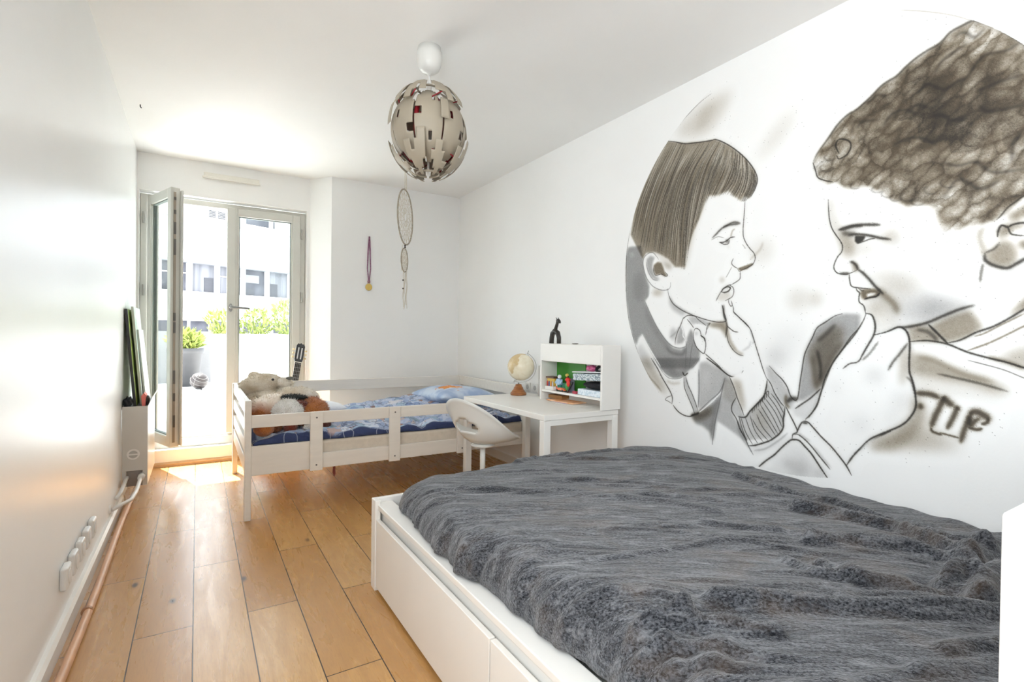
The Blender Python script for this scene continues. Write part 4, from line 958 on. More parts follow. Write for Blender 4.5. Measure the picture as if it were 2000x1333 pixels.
# things leaning on the heater
def slab(name, pts, off, mat, label, cat, bev=.002): return tag(obj(name, MB().poly(pts, off), mat, bevel=bev), label, cat)
TZ = cz1-.010
def print_mat(name, cols, sc):
    m, n, b = newmat(name); nz = node(n, 'ShaderNodeTexNoise'); nz.inputs['Scale'].default_value = sc; nz.inputs['Detail'].default_value = 6; nz.inputs['Distortion'].default_value = 1.5
    n.links.new(coords(n, (1, 1, .35)), nz.inputs['Vector'])
    x = n.nodes.new('ShaderNodeValToRGB'); e = x.color_ramp.elements
    for i, (p, c) in enumerate(cols):
        q = e[i] if i < 2 else e.new(p); q.position = p; q.color = (*c, 1)
    n.links.new(nz.outputs[0], x.inputs[0]); n.links.new(x.outputs[0], b.inputs['Base Color']); b.inputs['Roughness'].default_value = .4; return m
P1 = print_mat('green_board_print', [(0, (.02, .02, .02)), (.42, (.25, .38, .05)), (.5, (.50, .62, .12)), (.6, (.10, .14, .06))], 9)
P2 = print_mat('teal_board_print', [(0, (.10, .28, .24)), (.40, (.35, .55, .48)), (.5, (.75, .80, .74)), (.62, (.45, .50, .42))], 16)
def lean(y0, y1, xb, xt, zt, th, mat, name, label, cat, edge=None):
    d = thing(name, (xb, (y0+y1)/2, TZ), label, cat)
    obj('board', MB().poly([(xb, y0, TZ), (xb+th, y0, TZ), (xt+th, y0+.02, zt), (xt, y0+.02, zt)], (0, y1-y0, 0)), mat, d, bevel=.002)
    obj('board_edge', MB().poly([(xb-.001, y0-.004, TZ), (xb+th+.001, y0-.004, TZ), (xt+th+.001, y0+.016, zt), (xt-.001, y0+.016, zt)], (0, .0035, 0)), edge or BLACK, d)
    return d
lean(4.13, 4.62, -.352, -.404, 1.235, .014, P1, 'leaning_board', 'tall black-edged board with a green print leaning on the wall above the heater', 'board')
lean(4.22, 4.66, -.322, -.378, 1.255, .012, P2, 'leaning_canvas', 'tall canvas with a pale teal print leaning over the green board', 'canvas', pm('canvas_edge', (.62, .66, .6), .7))
lean(4.30, 4.66, -.303, -.352, 1.10, .008, print_mat('grey_print', [(0, (.3, .35, .33)), (.45, (.6, .66, .62)), (.55, (.8, .8, .78)), (.7, (.4, .44, .42))], 20), 'leaning_poster', 'shorter pale grey printed panel at the front of those leaning on the heater', 'panel', pm('canvas_edge', (.62, .66, .6), .7))
tag(obj('cloth_bag', MB().ball((-.378, 4.10, .628), .036, .7, 1.1, 1.0, lump=.35, sub=4), BLK, smooth=True), 'small crumpled black cloth bag on the near end of the heater', 'bag')
tag(obj('coral_book', MB().poly([(-.306, 4.11, TZ), (-.288, 4.11, TZ), (-.284, 4.11, .668), (-.296, 4.11, .684), (-.31, 4.11, .664)], (0, .10, 0)), pm('coral_card', (.80, .18, .14), .5)), 'small coral red card standing at the near end of the heater', 'card')
tag(obj('dark_pouch', MB().ball((-.278, 4.16, .630), .022, .55, 2.2, 1.5, lump=.3, sub=3), pm('dark_pouch', (.06, .04, .03), .6), smooth=True), 'dark pouch squeezed between the coral card and the heater flap', 'pouch')

# five switches and sockets low on the left wall
SW = pm('switch_plastic', (.72, .71, .69), .35, .02, 10)
labs = ['nearest of the five', 'second nearest of the five', 'middle one of the five', 'second farthest of the five', 'farthest of the five']
for i, y in enumerate((2.375, 2.507, 2.64, 2.775, 2.912)):
    t = thing('wall_socket', (XL, y, .21), labs[i]+' white wall sockets low on the left wall', 'wall socket', 'row of sockets on the left wall')
    obj('plate', MB().box(XL, XL+.024, y-.039, y+.039, .168, .250), SW, t, bevel=.009, bseg=3)
    obj('socket_face', MB().tube([(XL+.024, y, .209), (XL+.026, y, .209)], .027, 24), SW, t)

# ================================================================== terrace
TER = pm('terrace_slab', (.80, .80, .79), .7, .05, 3, .1, 60)
st('terrace_floor', MB().box(-2.6, 6, YW+.31, 10.5, 0, .20), TER)
for y, x0, x1 in ((8.0, -2.6, 6), (6.6, -2.6, 6)):
    pass
jt = pm('slab_joint', (.04, .04, .04), .8)
st('terrace_floor_joint', MB().box(.05, .068, YW+.4, 10.4, .2005, .203).box(-2.5, 6, 7.7, 7.708, .2005, .203), jt)
st('wall_parapet', MB().box(-2.6, .27, 10.5, 10.75, 0, 1.10), pm('parapet_shaded_render', (.20, .20, .205), .85, .12, 3, .2, 30))  # shadow on this wall is put into its colour as dark grey
st('wall_parapet_front', MB().box(.18, 6, 8.0, 8.6, 0, 1.065), pm('parapet_white', (.86, .86, .85), .8, .03, 3, .1, 30))
# potted plant
px_, py_, pz_ = -.16, 9.9, .2
t = thing('potted_plant', (px_, py_, pz_), 'grey tapered pot with a light green leafy plant on the terrace', 'plant')
sc_ = 1.15
obj('pot', MB().lathe([(0, 0), (.155*sc_, 0), (.205*sc_, .46*sc_), (.225*sc_, .465*sc_), (.228*sc_, .54*sc_), (.205*sc_, .54*sc_), (.195*sc_, .50*sc_), (0, .50*sc_)], Matrix.Translation((px_, py_, pz_+.002)), 40), pm('grey_pot', (.05, .05, .053), .6, .1, 10), t, smooth=True)
LEAF = pm('bright_leaf', (.28, .32, .07), .6, .4, 12, rgb2=(.15, .20, .035)); LEAF2 = pm('yellow_leaf', (.33, .37, .11), .6, .4, 12, rgb2=(.20, .26, .07))
def foliage(name, c, rx_, ry_, rz_, n, ls, mat, root, seed, stems=True):
    random.seed(seed); mb = MB()
    for _ in range(n):
        u = random.random()**.5; a = random.uniform(0, 2*PI); hh = random.uniform(-1, 1)
        q = Vector((math.cos(a)*u*math.sqrt(max(0, 1-hh*hh*.7))*rx_, math.sin(a)*u*ry_, hh*rz_))
        p = Vector(c)+q; d = Vector((random.gauss(0, .5)+q.x/rx_*.6, random.gauss(0, .5), random.uniform(.1, 1.2))).normalized()
        s_ = d.orthogonal().normalized(); s_ = Matrix.Rotation(random.uniform(0, 6.28), 3, d) @ s_
        l = ls*random.uniform(.6, 1.3); w = l*.16; nn = d.cross(s_)*w*.35
        v = [mb.bm.verts.new(x) for x in (p, p+d*l*.45+s_*w, p+d*l, p+d*l*.45-s_*w, p+d*l*.45+nn)]
        mb.bm.faces.new((v[0], v[1], v[4])); mb.bm.faces.new((v[1], v[2], v[4])); mb.bm.faces.new((v[2], v[3], v[4])); mb.bm.faces.new((v[3], v[0], v[4]))
    return obj(name, mb, mat, root)
foliage('foliage', (px_, py_, pz_+.73), .22, .22, .13, 520, .13, LEAF, t, 2)
obj('stem', MB().tube([(px_, py_, pz_+.55), (px_+.02, py_, pz_+.80)], .012, 8), pm('stem_green', (.2, .22, .08), .7), t)
# ball
bc = Vector((.030, 9.3, .2+.125))
t = thing('basketball', (bc.x, bc.y, .2), 'dark ball with pale stripes lying on the terrace near the grey pot', 'ball')
obj('ball_skin', MB().ball(bc, .123, sub=4), pm('dark_ball', (.018, .012, .011), .5, .2, 30), t, smooth=True)
for k, (ex_, tilt, of) in enumerate(((1, .35, 0), (1, .35, .06), (1, .35, -.06), (1, .35, .095), (1, 1.9, 0))):
    R2 = math.sqrt(.1245**2-of**2); Mx = Matrix.Rotation(tilt, 3, 'Y') @ Matrix.Rotation(.5, 3, 'X')
    obj('seam', MB().tube([bc+Mx @ Vector((R2*math.cos(a), R2*math.sin(a), of)) for a in np.linspace(0, 2*PI, 40, endpoint=False)], .0035, 6, closed=True), pm('pale_seam', (.12, .115, .11), .5), t, smooth=True)
# shrubs in a planter behind the front parapet
for i, (x, y, z, rx_, rz_, n, m, lab) in enumerate(((.30, 8.75, 1.20, .20, .17, 320, LEAF, 'low light green shrub behind the parapet, left of the closed door leaf'),
        (.78, 8.8, 1.20, .24, .22, 380, LEAF, 'loose green shrub behind the parapet, seen through the middle of the closed door leaf'),
        (1.22, 8.8, 1.27, .22, .30, 480, LEAF2, 'taller yellow green shrub behind the parapet, near the right jamb of the door'),
        (1.75, 8.85, 1.22, .26, .24, 400, LEAF, 'green shrub behind the parapet, farthest to the right'))):
    t = thing('terrace_shrub', (x, y, 1.0), lab, 'shrub', 'shrubs behind the terrace parapet')
    foliage('foliage', (x, y, z), rx_, .2, rz_, n, .10, m, t, 20+i)
    st_m = pm('stem_green', (.2, .22, .08), .7)
    for q in range(4): obj('stem', MB().tube([(x+(q-1.5)*.05, y, .95), (x+(q-1.5)*.11, y, z+rz_*.6)], .006, 6), st_m, t)
st('planter', MB().box(.18, 6, 8.605, 9.05, .2, .97), pm('planter_grey', (.55, .55, .54), .8))

# ================================================================== building across the street
FD = Vector((.915, .403, 0)).normalized(); FN = Vector((-FD.y, FD.x, 0)); FO = FN*16.47
def F(a, z, d=0): return FO+FD*a+FN*d+Vector((0, 0, z))
def fb(mb, a0, a1, z0, z1, d0, d1):
    v = [mb.bm.verts.new(F(a, z, d)) for a, z, d in ((a0, z0, d0), (a1, z0, d0), (a1, z0, d1), (a0, z0, d1), (a0, z1, d0), (a1, z1, d0), (a1, z1, d1), (a0, z1, d1))]
    for f in ((3, 2, 1, 0), (4, 5, 6, 7), (0, 1, 5, 4), (1, 2, 6, 5), (2, 3, 7, 6), (3, 0, 4, 7)): mb.bm.faces.new([v[i] for i in f])
    return mb
t = thing('office_building', tuple(F(9, -3)), 'white panelled office building with bands of windows across the street', 'building')
FW = pm('facade_white', (.84, .84, .85), .6, .03, 1); FW2 = pm('facade_pale_grey', (.20, .20, .21), .6, .04, 1)
wins = [(6.30, 6.50), (6.76, 6.98), (7.11, 7.78), (7.90, 8.58), (8.70, 9.39), (9.51, 10.21), (10.34, 11.0), (11.15, 11.8)]
W0, W1 = 2.30, 3.14; L0, L1 = 1.08, 1.42
lows = [(6.1, 7.02), (7.06, 7.62), (7.64, 8.6), (8.64, 9.6), (9.64, 10.5), (10.55, 11.6)]
U0, U1 = 4.60, 5.02
ups = [(7.30, 7.32), (7.56, 7.76), (7.82, 8.05), (8.70, 9.53), (9.62, 9.74), (10.3, 11.0)]
A0, A1 = 2.0, 22.0
def band(rects, z0, z1):
    mb = MB(); a = A0
    for r0, r1 in rects: fb(mb, a, r0, z0, z1, 0, .3); a = r1
    fb(mb, a, A1, z0, z1, 0, .3); return mb
obj('wall_panels', fb(MB(), A0, A1, -6, L0, 0, .3), FW, t)
obj('window_piers', band(lows, L0, L1), FW, t)
obj('wall_panels', fb(MB(), A0, A1, L1, W0, -.01, .3), FW, t)
obj('window_piers', band(wins, W0, W1), FW, t)
obj('wall_panels', fb(MB(), A0, A1, W1+.06, 4.40, -.12, .3), FW, t)
obj('wall_panels', fb(MB(), A0, A1, 4.40, U0, -.03, .3), FW, t)
obj('window_piers', band(ups, U0, U1), FW, t)
obj('wall_panels', fb(MB(), A0, A1, U1, 9.0, 0, .3), FW, t)
obj('ledge', fb(MB(), A0, A1, W1, W1+.06, -.14, .3), FW2, t)
obj('ledge', fb(MB(), A0, A1, 4.40, 4.43, -.13, -.1), FW2, t)
for a in (7.05, 8.25, 9.15, 10.6):
    obj('panel_joint', fb(MB(), a-.008, a+.008, 3.25 if a > 8.3 else 1.45, 4.38 if a > 8.3 else 2.28, -.13 if a > 8.3 else -.02, -.115 if a > 8.3 else -.009), FW2, t)
GD = pm('office_glass', (.12, .12, .135), .25, .5, 1.2, rgb2=(.05, .05, .06), spec=.12)
GD2 = pm('curtained_glass', (.20, .20, .215), .4, .5, 1.0, stretch=(9, 9, .3), rgb2=(.12, .12, .13), spec=.1)
for i, (r0, r1) in enumerate(wins):
    w = obj('window', fb(MB(), r0, r1, W0, W1, .12, .2), GD2 if i in (2, 3, 5) else GD, t)
    if i in (2, 4, 5): obj('window_interior', fb(MB(), r0+(.38 if i == 2 else .02), r0+(.64 if i == 2 else .34), W0+.03, W0+(.45 if i != 4 else .22), .10, .118), pm('office_dark', (.05, .05, .058), .6), w)
    if i in (0, 1, 3): obj('transom', fb(MB(), r0, r1, 2.82, 2.85, .08, .118), FW, w)
    if i == 4: obj('blind', fb(MB(), r0+.02, r0+.5, 2.72, 2.98, .10, .118), pm('pale_blind', (.20, .20, .21), .7), w)
for r0, r1 in lows: obj('window', fb(MB(), r0, r1, L0, L1, .12, .2), GD, t)
for i, (r0, r1) in enumerate(ups):
    if i in (1, 2):
        for q in range(5): obj('vent_slat', fb(MB(), r0, r1, U0+.02+q*.045, U0+.038+q*.045, -.02, .02), pm('vent_grey', (.04, .04, .045), .6), t)
        obj('vent_back', fb(MB(), r0, r1, U0, U1, .02, .2), FW, t)
    else: obj('window', fb(MB(), r0, r1, U0, U1, .12, .2), GD, t)

# ================================================================== mural painted on the right wall
# outlines traced from image pixels, converted to millimetres along and up the wall: (kind, points, width or tone, darkness or blur, ink, softness)
MURAL = [
('w', [(1974,2247),(1887,2306),(1783,2346),(1685,2350),(1610,2337),(1646,2269),(1720,2188),(1779,2165),(1906,2198)], 0.161, 22, 'b', 0),
('w', [(1803,2319),(1704,2324),(1760,2218),(1842,2212)], 0.087, 14, 'b', 0),
('w', [(1490,1946),(1450,2012),(1387,2082),(1298,2139),(1283,2112),(1355,2005),(1432,1961)], 0.124, 24, 'b', 0),
('w', [(1384,1504),(1388,1484),(1400,1468),(1417,1459),(1439,1457),(1461,1464),(1480,1478),(1493,1498),(1498,1519),(1494,1540),(1482,1555),(1463,1564),(1441,1565),(1419,1558),(1401,1543),(1389,1524)], 0.12, 22, 'b', 0),
('w', [(1217,1269),(1220,1252),(1230,1237),(1244,1228),(1262,1225),(1280,1229),(1295,1240),(1306,1256),(1310,1274),(1306,1292),(1296,1306),(1281,1315),(1264,1318),(1246,1313),(1231,1302),(1221,1286)], 0.16, 20, 'b', 0),
('w', [(1159,1266),(1161,1254),(1167,1245),(1176,1239),(1187,1237),(1199,1240),(1208,1247),(1215,1257),(1217,1269),(1215,1280),(1209,1290),(1200,1296),(1188,1297),(1177,1294),(1168,1287),(1162,1277)], 0.16, 13, 'b', 0),
('w', [(1245,1137),(1238,1119),(1243,1096),(1257,1070),(1280,1045),(1308,1025),(1338,1013),(1363,1011),(1381,1020),(1389,1038),(1384,1063),(1368,1091),(1343,1116),(1314,1135),(1286,1146),(1261,1146)], 0.14, 38, 'g', 0),
('w', [(1315,1006),(1319,988),(1329,972),(1345,961),(1363,956),(1383,958),(1399,968),(1411,983),(1415,1002),(1411,1021),(1401,1037),(1384,1048),(1365,1052),(1346,1049),(1330,1039),(1319,1024)], 0.16, 20, 'g', 0),
('w', [(1046,799),(1048,788),(1054,778),(1062,771),(1072,767),(1082,768),(1091,773),(1097,782),(1100,792),(1098,804),(1092,814),(1083,821),(1073,825),(1063,824),(1054,819),(1048,810)], 0.08, 13, 'g', 0),
('w', [(1185,1794),(1188,1778),(1197,1766),(1211,1760),(1227,1761),(1244,1768),(1259,1782),(1269,1799),(1273,1817),(1270,1834),(1260,1846),(1246,1851),(1229,1850),(1212,1842),(1198,1829),(1189,1812)], 0.05, 19, 'g', 0),
('w', [(2344,1597),(2329,1653),(2221,1649),(2196,1534),(2175,1449),(2149,1397),(2151,1332),(2184,1312),(2138,1233),(2080,1150),(2016,1076),(1962,1035),(1911,1026),(1873,1042),(1868,1093),(1845,1143),(1826,1113),(1801,1044),(1782,1020),(1787,980),(1816,944),(1828,927),(2054,913),(2126,1009),(2198,1112),(2228,1090),(2247,1044),(2278,1089),(2312,1204),(2337,1343),(2343,1476)], 0.52, 4, 'g', 0),
('w', [(2178,1394),(2181,1361),(2192,1332),(2208,1314),(2229,1308),(2249,1316),(2267,1337),(2280,1367),(2284,1402),(2281,1437),(2270,1465),(2253,1483),(2232,1488),(2212,1479),(2194,1458),(2183,1428)], 0.22, 12, 'g', 0),
('w', [(2273,1600),(2275,1593),(2280,1588),(2287,1586),(2296,1586),(2305,1588),(2313,1593),(2318,1599),(2320,1606),(2319,1612),(2314,1617),(2306,1620),(2297,1620),(2288,1617),(2280,1613),(2275,1606)], -0.2, 5, 'g', 0),
('w', [(2183,1300),(2131,1222),(2044,1102),(1975,1040),(2015,1028),(2100,1112),(2174,1212)], 0.22, 8, 'g', 0),
('w', [(2114,970),(2077,931),(2019,881),(1963,863),(1925,865),(1889,882),(1871,900),(1838,928),(1785,972),(1785,984)], 0.48, 3, 'g', 0),
('w', [(2078,963),(2043,933),(1997,887),(1963,868),(1976,932),(1982,976)], 0.25, 8, 'g', 0),
('w', [(1976,976),(1975,889),(1942,868),(1889,884),(1890,916),(1910,893),(1942,900),(1960,951)], 0.3, 8, 'g', 0),
('w', [(1901,979),(1889,895),(1858,906),(1834,982)], 0.22, 10, 'g', 0),
('w', [(2245,1022),(2208,1056),(2163,1007),(2111,944),(2082,911),(2168,906),(2206,939)], 0.16, 8, 'g', 0),
('w', [(2218,965),(2173,898),(2129,851),(2075,806),(2028,775),(2000,769),(2029,828),(2076,882),(2144,969)], 0.26, 12, 'b', 0),
('s', [(2218,965),(2173,898),(2129,851),(2081,814),(2040,778)], 4, 0.28, 'b', 1),
('s', [(2202,1109),(2164,1057),(2112,993),(2054,925)], 2.2, 1.1, 'w', 0),
('s', [(2105,970),(2078,933),(2031,887),(1985,861),(1941,855),(1889,869)], 4.5, 1.1, 'w', 0),
('e', [(2172,1308),(2134,1364),(2091,1377),(2022,1367),(1981,1301),(1915,1252),(1883,1220),(1914,1175),(1938,1134),(1957,1092),(1963,1050),(1996,1066),(2044,1113),(2094,1172),(2138,1244)], 1, 3, 'x', 0),
('w', [(2042,1352),(2045,1346),(2054,1342),(2067,1339),(2083,1339),(2100,1341),(2113,1345),(2123,1351),(2126,1358),(2123,1364),(2114,1368),(2100,1371),(2084,1371),(2068,1369),(2054,1364),(2045,1358)], 0.3, 10, 'b', 0),
('w', [(2001,1334),(1967,1280),(1877,1230),(1902,1215),(1967,1248),(1994,1281)], 0.34, 7, 'g', 0),
('w', [(1938,1113),(1940,1099),(1945,1087),(1953,1079),(1963,1077),(1973,1079),(1982,1087),(1988,1099),(1990,1113),(1988,1127),(1983,1139),(1975,1147),(1965,1149),(1954,1147),(1946,1139),(1940,1127)], 0.25, 7, 'g', 0),
('w', [(1913,1164),(1931,1113),(1943,1056),(1899,1062),(1880,1088),(1900,1144)], 0.4, 4, 'g', 0),
('s', [(1910,1159),(1897,1128),(1896,1103),(1883,1088)], 2, 1.0, 'w', 0),
('w', [(1864,1204),(1828,1208),(1768,1192),(1722,1172),(1739,1153),(1779,1168),(1815,1168),(1839,1168)], 0.3, 4, 'g', 0),
('w', [(2026,2218),(1906,2169),(1779,2138),(1709,2126),(1623,2066),(1542,1985),(1489,1907),(1473,1849),(1487,1814),(1512,1776),(1538,1794),(1555,1774),(1600,1812),(1628,1843),(1694,1833),(1743,1845),(1772,1804),(1802,1733),(1837,1670),(1867,1596),(1882,1545),(1887,1483),(1959,1491),(2006,1542),(2066,1577),(2116,1598),(2179,1597),(2205,1566),(2260,1652),(2309,1729),(2278,1872),(2227,1989),(2163,2070),(2097,2156)], 0.47, 2.5, 'b', 0),
('w', [(2264,1880),(2100,2016),(1798,2059),(1548,1876),(1529,1792),(1619,1845),(1753,1847),(1832,1678),(1887,1483),(1983,1521),(2129,1604),(2261,1701)], 0.24, 12, 'b', 0),
('h', [[(2026,2218),(2126,2098),(2232,1932),(2302,1728)],[(1962,2190),(2064,2044),(2147,1875),(2212,1616)],[(1895,2166),(1993,2007),(2083,1814),(2122,1599)],[(1831,2149),(1947,2013),(2023,1803),(2066,1577)],[(1779,2138),(1902,1983),(1976,1766),(2006,1533)],[(1719,2127),(1838,1984),(1909,1780),(1925,1478)],[(1695,2114),(1786,2005),(1850,1812),(1886,1470)],[(1675,2105),(1746,1994),(1804,1837),(1872,1570)],[(1656,2091),(1698,2014),(1745,1925),(1792,1774)],[(1637,2078),(1664,1987),(1705,1907),(1743,1832)],[(1605,2052),(1621,1959),(1657,1887),(1703,1823)],[(1578,2026),(1585,1941),(1611,1875),(1647,1835)],[(1550,1995),(1549,1916),(1565,1856),(1600,1804)],[(1524,1964),(1518,1900),(1530,1832),(1559,1771)],[(1493,1916),(1490,1861),(1500,1817),(1529,1772)],[(1480,1882),(1475,1842),(1487,1806),(1512,1780)]], 0, 0, 'k', 0),
('s', [(2026,2218),(1973,2197),(1906,2166),(1841,2150),(1779,2137),(1734,2129),(1709,2126),(1671,2103),(1623,2066),(1577,2023),(1533,1974),(1498,1925),(1476,1881),(1471,1848),(1483,1813),(1503,1782)], 1.6, 0.6, 'k', 0.4),
('s', [(1739,2375),(1804,2358),(1887,2319),(1964,2275),(2026,2227),(2097,2156),(2176,2054),(2246,1954),(2297,1827),(2329,1692),(2345,1563),(2343,1378)], 0.8, 0.55, 'k', 0),
('s', [(2340,1608),(2343,1476),(2335,1342),(2320,1227),(2299,1146),(2266,1066),(2245,1022),(2206,939)], 1, 0.4, 'k', 0),
('e', [(2200,1540),(2189,1572),(2160,1591),(2124,1589),(2095,1555),(2066,1530),(2024,1473),(1997,1444),(1988,1406),(1996,1381),(2022,1367),(2070,1371),(2113,1395),(2157,1437),(2191,1489)], 1, 2, 'x', 0),
('w', [(2173,1532),(2174,1559),(2145,1578),(2109,1562),(2123,1542),(2129,1505),(2107,1454),(2064,1428),(2092,1428),(2128,1445),(2158,1481)], 0.42, 4, 'g', 0),
('w', [(2115,1487),(2115,1520),(2087,1533),(2059,1524),(2042,1490),(2031,1463),(2010,1447),(2037,1447),(2065,1463),(2100,1459)], 0.62, 3, 'b', 0),
('w', [(2095,1550),(2039,1527),(1985,1505),(1984,1479),(2025,1494),(2060,1529)], 0.34, 8, 'b', 0),
('s', [(1988,1406),(1991,1380),(2009,1367),(2049,1366),(2098,1382),(2134,1405),(2172,1449),(2191,1495),(2203,1541),(2193,1573),(2160,1593),(2124,1592),(2095,1566),(2081,1548)], 1.8, 0.42, 'g', 0.5),
('s', [(2115,1517),(2118,1487),(2100,1457),(2058,1460),(2027,1445),(2012,1449),(2031,1471)], 1.2, 0.55, 'k', 0),
('s', [(2174,1543),(2169,1509),(2150,1469),(2121,1436),(2085,1425)], 2, 0.35, 'g', 0.5),
('s', [(2009,1371),(2001,1334),(1974,1290),(1928,1257),(1877,1232),(1816,1210),(1757,1192),(1700,1179),(1661,1175),(1629,1180),(1631,1199),(1641,1227),(1650,1260)], 1.3, 0.62, 'k', 0),
('s', [(1994,1323),(1961,1279),(1902,1246),(1828,1213)], 4, 0.25, 'g', 1),
('s', [(2184,1312),(2138,1233),(2087,1156),(2037,1097),(1996,1060),(1956,1040),(1911,1035),(1876,1047),(1877,1073)], 1.6, 0.55, 'g', 0),
('s', [(1901,1195),(1870,1214),(1834,1213),(1804,1205)], 1.3, 0.6, 'k', 0),
('s', [(1895,1205),(1913,1164),(1932,1129),(1947,1087),(1950,1053)], 1.6, 0.5, 'k', 0),
('s', [(1926,1154),(1944,1123),(1990,1092)], 4, 0.2, 'g', 1),
('e', [(1826,1148),(1815,1168),(1779,1163),(1745,1158),(1717,1172),(1661,1166),(1629,1166),(1618,1119),(1563,1027),(1561,943),(1651,938),(1707,979),(1753,1011),(1777,1020),(1806,1044),(1824,1083)], 1, 2, 'x', 0),
('s', [(1870,1194),(1845,1169),(1825,1146)], 1.2, 0.6, 'k', 0),
('s', [(1816,1208),(1792,1188),(1745,1157)], 1.1, 0.5, 'k', 0),
('s', [(1826,1113),(1824,1083),(1806,1044),(1776,1018),(1756,1013),(1747,1055),(1755,1089),(1775,1104),(1785,1131),(1805,1143),(1820,1138),(1826,1113)], 1.2, 0.7, 'k', 0),
('s', [(1781,1106),(1758,1092),(1752,1075)], 2.2, 0.6, 'k', 0.4),
('w', [(1798,1116),(1799,1113),(1801,1110),(1804,1109),(1808,1108),(1811,1109),(1815,1110),(1817,1113),(1817,1116),(1817,1119),(1815,1122),(1812,1123),(1808,1124),(1804,1123),(1801,1122),(1799,1119)], 0.3, 4, 'g', 0),
('s', [(1719,1173),(1739,1155),(1744,1133),(1749,1109)], 1.2, 0.55, 'k', 0),
('w', [(1739,1167),(1635,1175),(1629,1142),(1639,1114),(1661,1152),(1711,1152)], 0.28, 6, 'b', 0),
('s', [(1753,1011),(1707,979),(1651,938)], 1.3, 0.7, 'k', 0),
('s', [(1868,1073),(1873,1017),(1877,924)], 1.6, 0.42, 'g', 0),
('s', [(1831,1063),(1842,1003),(1849,926)], 1.4, 0.45, 'g', 0),
('s', [(1879,1042),(1897,1001),(1975,1008),(2015,1039)], 6, 0.35, 'g', 1),
('s', [(1782,995),(1805,955),(1834,927)], 1.2, 0.4, 'g', 0),
('s', [(1534,1777),(1536,1730),(1539,1678),(1542,1631),(1539,1594),(1524,1560),(1503,1530),(1483,1507),(1475,1485),(1479,1465),(1490,1451),(1513,1440),(1542,1431),(1559,1426),(1568,1438)], 1.1, 0.68, 'k', 0),
('w', [(1568,1441),(1536,1448),(1491,1458),(1484,1451),(1516,1433),(1553,1427)], 0.6, 1.6, 'b', 0),
('s', [(1593,1494),(1602,1471),(1589,1454),(1568,1441)], 1.2, 0.5, 'k', 0),
('s', [(1554,1426),(1553,1404),(1555,1388),(1570,1377),(1600,1363)], 1.1, 0.6, 'k', 0),
('s', [(1601,1452),(1619,1422),(1634,1400)], 1, 0.3, 'k', 0),
('w', [(1639,1391),(1640,1385),(1644,1381),(1649,1378),(1655,1378),(1662,1379),(1667,1383),(1671,1388),(1672,1394),(1671,1399),(1667,1403),(1662,1406),(1656,1406),(1650,1405),(1644,1401),(1641,1396)], 0.16, 5, 'b', 0),
('s', [(1612,1361),(1593,1349),(1587,1327),(1595,1303),(1616,1291),(1635,1284)], 1.1, 0.62, 'k', 0),
('s', [(1600,1363),(1624,1359),(1655,1340)], 1.2, 0.6, 'k', 0),
('s', [(1658,1329),(1648,1345),(1624,1354),(1607,1347),(1617,1332),(1639,1326),(1654,1329)], 2.2, 0.68, 'k', 0),
('s', [(1655,1340),(1673,1313),(1689,1286)], 1.5, 0.38, 'k', 0.4),
('w', [(1686,1300),(1661,1326),(1617,1329),(1598,1306),(1629,1286),(1660,1282)], 0.14, 5, 'b', 0),
('s', [(1616,1288),(1614,1272),(1602,1254),(1595,1263),(1601,1282)], 1.1, 0.55, 'k', 0),
('s', [(1653,1263),(1645,1232),(1638,1202),(1627,1185)], 2.2, 0.45, 'k', 0.3),
('s', [(1595,1263),(1588,1244),(1585,1222),(1561,1202),(1531,1175),(1502,1147)], 1.2, 0.6, 'k', 0),
('s', [(1718,1616),(1695,1632),(1667,1653),(1633,1666),(1597,1675),(1564,1667),(1559,1660)], 2.6, 0.5, 'k', 0.4),
('s', [(1655,1661),(1618,1666),(1564,1662)], 3.2, 0.42, 'k', 0.5),
('s', [(1677,1587),(1650,1584),(1628,1591),(1610,1601),(1587,1601)], 1.5, 0.75, 'k', 0),
('s', [(1671,1584),(1645,1572),(1623,1572),(1617,1590)], 1.1, 0.6, 'k', 0),
('w', [(1622,1584),(1623,1582),(1624,1580),(1627,1579),(1629,1579),(1632,1579),(1635,1581),(1636,1584),(1637,1586),(1636,1589),(1635,1591),(1632,1592),(1630,1592),(1627,1591),(1624,1589),(1623,1587)], 0.85, 4, 'k', 0),
('s', [(1610,1599),(1602,1631),(1587,1641)], 3, 0.2, 'b', 1),
('s', [(1724,1606),(1685,1617),(1647,1605)], 1.2, 0.22, 'k', 0),
('w', [(1618,1553),(1618,1552),(1619,1551),(1620,1550),(1621,1550),(1623,1551),(1624,1551),(1625,1553),(1625,1554),(1625,1555),(1624,1556),(1623,1557),(1622,1557),(1620,1556),(1619,1555),(1618,1554)], 0.3, 4, 'k', 0),
('s', [(1544,1557),(1526,1534)], 1.5, 0.15, 'k', 0),
('s', [(1502,1478),(1477,1496),(1448,1523),(1437,1552)], 5, 0.1, 'b', 1),
('s', [(1587,1228),(1551,1193),(1519,1167),(1494,1138),(1478,1099),(1463,1055),(1444,1001),(1425,947),(1405,902)], 1.3, 0.68, 'k', 0),
('s', [(1643,1263),(1642,1216),(1632,1186),(1622,1151),(1630,1098)], 3, 0.4, 'k', 0.6),
('w', [(1631,1180),(1614,1133),(1597,1081),(1560,1030),(1523,1014),(1541,1008),(1586,1035),(1613,1075),(1630,1121)], 0.36, 4, 'b', 0),
('w', [(1738,1164),(1703,1175),(1635,1180),(1624,1145),(1633,1098),(1647,1133),(1702,1151)], 0.3, 5, 'b', 0),
('s', [(1624,1157),(1601,1139),(1581,1127),(1559,1124)], 1.4, 0.6, 'k', 0),
('s', [(1624,1121),(1613,1075),(1586,1035),(1554,1013),(1529,1008)], 1.5, 0.45, 'k', 0),
('s', [(1490,1082),(1499,1054),(1535,1031)], 4, 0.16, 'g', 1),
